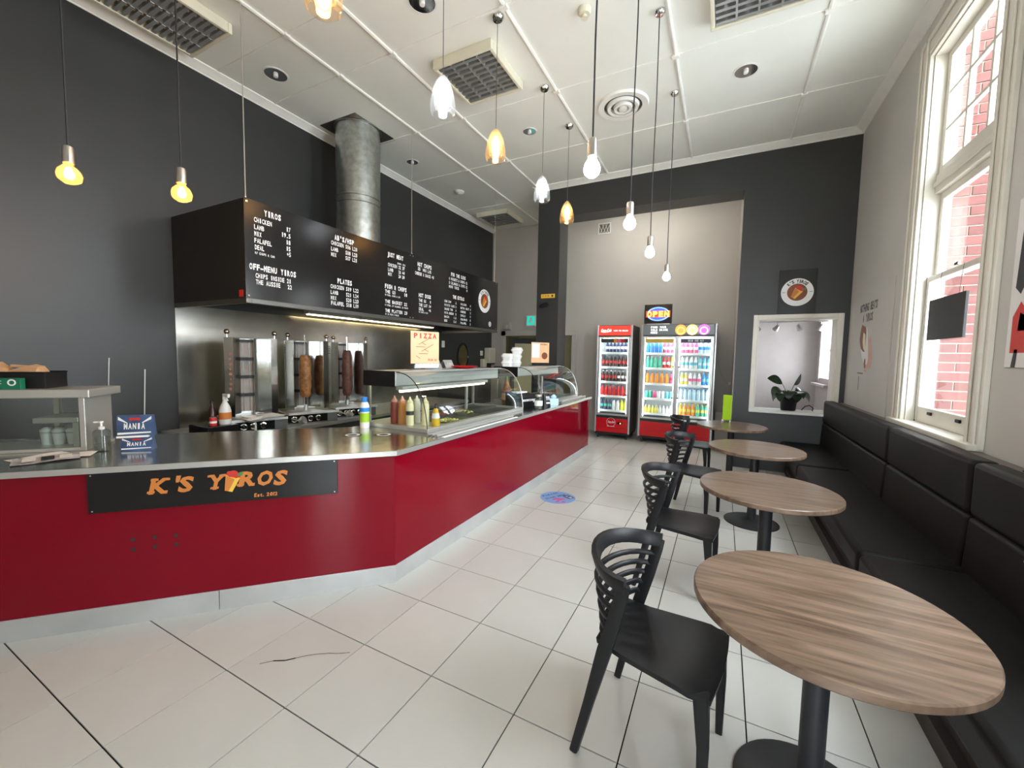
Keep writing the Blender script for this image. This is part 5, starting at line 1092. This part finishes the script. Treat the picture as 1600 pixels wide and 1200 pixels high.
for q, m_ in enumerate(('lit_orange', 'lit_yellow', 'lit_magenta')):
    put(disc(.092, 26), frame((.05 + q * .185, -.0068, 2.075), (1, 0, 0), (0, 0, 1)), 'header_disc', m_, f2); put(ring(.05, .065, 22), frame((.05 + q * .185, -.0074, 2.06), (1, 0, 0), (0, 0, 1)), 'header_ring', 'lit_white' if q else 'lit_yellow', f2)
for q, s_ in enumerate(('FIND YOUR', 'COLD DRINK', 'HERE')): put(line(s_, .30 * len(s_) / 10, .034, 'b'), frame((-.46, -.0068, 2.11 - q * .048), (1, 0, 0), (0, 0, 1)), 'lettering', 'lit_white', f2)
B(-w2_ + .08, -.06, .0145, .0152, 1.85, 1.925).build('glass_print', 'yellow_print', f2, smooth=0); B(.06, w2_ - .08, .0145, .0152, 1.85, 1.925).build('glass_print', 'navy', f2, smooth=0)
put(line('GRAB ONE NOW', .26, .034, 'b'), frame((.17, .0138, 1.87), (1, 0, 0), (0, 0, 1)), 'lettering', 'white_print', f2); script_logo(f2, -.03, .305, .14, .038, -.0006)
# open sign
os_ = thing('open_sign', 'lit OPEN sign standing on the double-door fridge', 'open sign', (.985, 5.98, 2.18)); B(-.24, .24, -.025, .025, .02, .37).build('case', 'black_gloss', os_, smooth=0, bevel=.006); B(-.20, .20, -.04, .04, 0, .02).build('stand', 'silver_paint', os_, smooth=0)
put(disc(.13, 36, 1.55), frame((0, -.0256, .195), (1, 0, 0), (0, 0, 1)), 'blue_glow_panel', 'led_blue', os_); put(B(-.21, .21, -.058, .058, 0, .0001), frame((0, -.0260, .195), (1, 0, 0), (0, 0, 1)), 'red_glow_panel', 'led_red', os_)
put(line('OPEN', .40, .095, 'b'), frame((-.20, -.0266, .148), (1, 0, 0), (0, 0, 1)), 'lettering', 'led_yellow', os_)
dots = MB()
for k in range(30):
    a = PI * (.14 + .72 * (k % 15) / 14) + (PI if k >= 15 else 0); dots.join(disc(.008, 8, 1, (.185 * math.cos(a), .115 * math.sin(a))))
put(dots, frame((0, -.0268, .195), (1, 0, 0), (0, 0, 1)), 'light_dots', 'led_cyan', os_)
# drinks
PROTO = {}
def drink(kind, col, band, cap):
    key = (kind, col, band, cap)
    if key in PROTO: return PROTO[key]
    r = []
    if kind == 'can': r = [('body', MB().lathe([(.026, 0), (.032, .008), (.032, .125), (.026, .134)], 12).mesh('can_body', col)), ('lid', MB().lathe([(.027, .133), (.027, .137), (.001, .136)], 12).mesh('can_lid', cap))]
    elif kind == 'bottle': r = [('body', MB().lathe([(.028, 0), (.032, .006), (.030, .07), (.032, .12), (.030, .145), (.015, .185), (.013, .20)], 12).mesh('bottle_body', col)), ('cap', MB().lathe([(.016, .198), (.016, .214), (.001, .215)], 12).mesh('bottle_cap', cap)), ('label_band', MB().lathe([(.0325, .07), (.0330, .12)], 12, caps=False).mesh('bottle_band', band))]
    else: r = [('body', MB().lathe([(.026, 0), (.029, .006), (.029, .09), (.012, .125), (.012, .14)], 12).mesh('small_body', col)), ('cap', MB().lathe([(.015, .138), (.015, .15), (.001, .151)], 12).mesh('small_cap', cap))]
    PROTO[key] = r
    return r
DN = {'can': ('drink_can', 'can'), 'bottle': ('drink_bottle', 'bottle'), 'small': ('juice_bottle', 'bottle')}
def row(x0, x1, z, spec, where, y=5.99):
    n = sum(s[0] for s in spec); k = 0
    for cnt, kind, col, band, cap, word in spec:
        for q in range(cnt):
            x = x0 + (x1 - x0) * (k + .5) / n; od = ORD[k]; k += 1
            nm, cat = DN[kind]
            o = thing(nm, '%s, %s on %s' % (word, od, where), cat, (x, y + random.uniform(-.006, .006), z), random.uniform(0, 6), '%s on %s' % (word, where))
            for pn_, me in drink(kind, col, band, cap): obj(pn_, me, o)
S1 = '%s shelf, narrow fridge'; S2 = '%s shelf, double fridge left door'; S3 = '%s shelf, double fridge right door'
ORD = ('leftmost', 'second from left', 'third from left', 'fourth from left', 'fifth from left', 'sixth from left', 'seventh from left', 'eighth from left')
A, Z = -.035, .495
row(A + .07, Z - .04, SH[0], [(6, 'bottle', 'd_navy', 'd_white', 'd_white', 'dark bottle with a white label')], S1 % 'top')
row(A, Z, SH[1], [(7, 'bottle', 'd_cola', 'd_red', 'd_navy', 'cola bottle with a red label')], S1 % 'second')
row(A, Z, SH[2], [(4, 'bottle', 'd_cola', 'd_red', 'd_white', 'white-capped cola bottle with a red label'), (3, 'bottle', 'd_cola', 'd_white', 'd_white', 'cola bottle with a white label')], S1 % 'middle')
row(A, Z, SH[3], [(7, 'bottle', 'd_red', 'd_red', 'd_navy', 'red wrapped cola bottle')], S1 % 'fourth')
row(A, Z, SH[4], [(3, 'bottle', 'd_navy', 'd_green', 'd_navy', 'dark bottle with a green label'), (2, 'bottle', 'd_white', 'd_white', 'd_navy', 'white bottle'), (2, 'bottle', 'd_lemon', 'd_yellow', 'd_lemon', 'lemon yellow bottle')], S1 % 'bottom')
A, Z = .80, 1.30
row(A, Z, SH[0], [(4, 'bottle', 'd_blue', 'd_blue', 'd_navy', 'bright blue drink bottle'), (3, 'bottle', 'd_pink', 'd_white', 'd_white', 'pink drink bottle')], S2 % 'top')
row(A, Z, SH[1], [(4, 'bottle', 'd_green', 'd_green', 'd_white', 'green drink bottle'), (2, 'bottle', 'd_red', 'd_white', 'd_red', 'red and white drink bottle'), (1, 'bottle', 'd_yellow', 'd_white', 'd_yellow', 'pale yellow bottle')], S2 % 'second')
row(A, Z, SH[2], [(5, 'bottle', 'd_orange', 'd_orange', 'd_navy', 'orange drink bottle'), (1, 'bottle', 'd_pink', 'd_red', 'd_navy', 'red pink drink bottle')], S2 % 'middle')
row(A, Z, SH[3], [(2, 'can', 'd_green', None, 'd_white', 'slim green can'), (1, 'can', 'd_pink', None, 'd_white', 'pink can'), (2, 'can', 'd_white', None, 'd_white', 'white can'), (2, 'can', 'd_teal', None, 'd_white', 'teal can')], S2 % 'fourth')
row(A, Z, SH[4], [(4, 'small', 'd_yellow', None, 'd_white', 'small yellow juice bottle'), (4, 'small', 'd_white', None, 'd_white', 'small white milk bottle')], S2 % 'bottom')
A, Z = 1.40, 1.90
row(A, Z, SH[0], [(4, 'bottle', 'd_pink', 'd_white', 'd_white', 'pink bottle with a white label'), (3, 'bottle', 'd_clear', 'd_blue', 'd_blue', 'water bottle with a blue label')], S3 % 'top')
row(A, Z, SH[1], [(4, 'bottle', 'd_white', 'd_teal', 'd_white', 'white bottle with a teal label'), (3, 'bottle', 'd_teal', 'd_clear', 'd_blue', 'teal drink bottle')], S3 % 'second')
row(A, Z, SH[2], [(2, 'bottle', 'd_yellow', 'd_white', 'd_white', 'yellow bottle with a white label'), (3, 'bottle', 'd_white', 'd_pink', 'd_white', 'white bottle with a pink label'), (2, 'bottle', 'd_blue', 'd_teal', 'd_blue', 'blue drink bottle')], S3 % 'middle')
row(A, Z, SH[3], [(7, 'bottle', 'd_clear', 'd_clear', 'd_blue', 'clear water bottle')], S3 % 'fourth')
row(A, Z, SH[4], [(4, 'bottle', 'd_orange', 'd_yellow', 'd_yellow', 'amber juice bottle'), (3, 'bottle', 'd_green', 'd_yellow', 'd_lemon', 'green juice bottle')], S3 % 'bottom')
cd = thing('power_cord', 'thin grey power cord looping down the back wall beside the double fridge', 'cord', (2.0, YB, 1.2)); MB().tube([(0, -.006, .35), (.04, -.008, .15), (.12, -.008, -.02), (.20, -.008, -.08)], .005, 6).build('cord', 'spot_grey', cd); B(.19, .23, -.02, 0, -.1, -.05).build('plug', 'white_plastic', cd, bevel=.003)
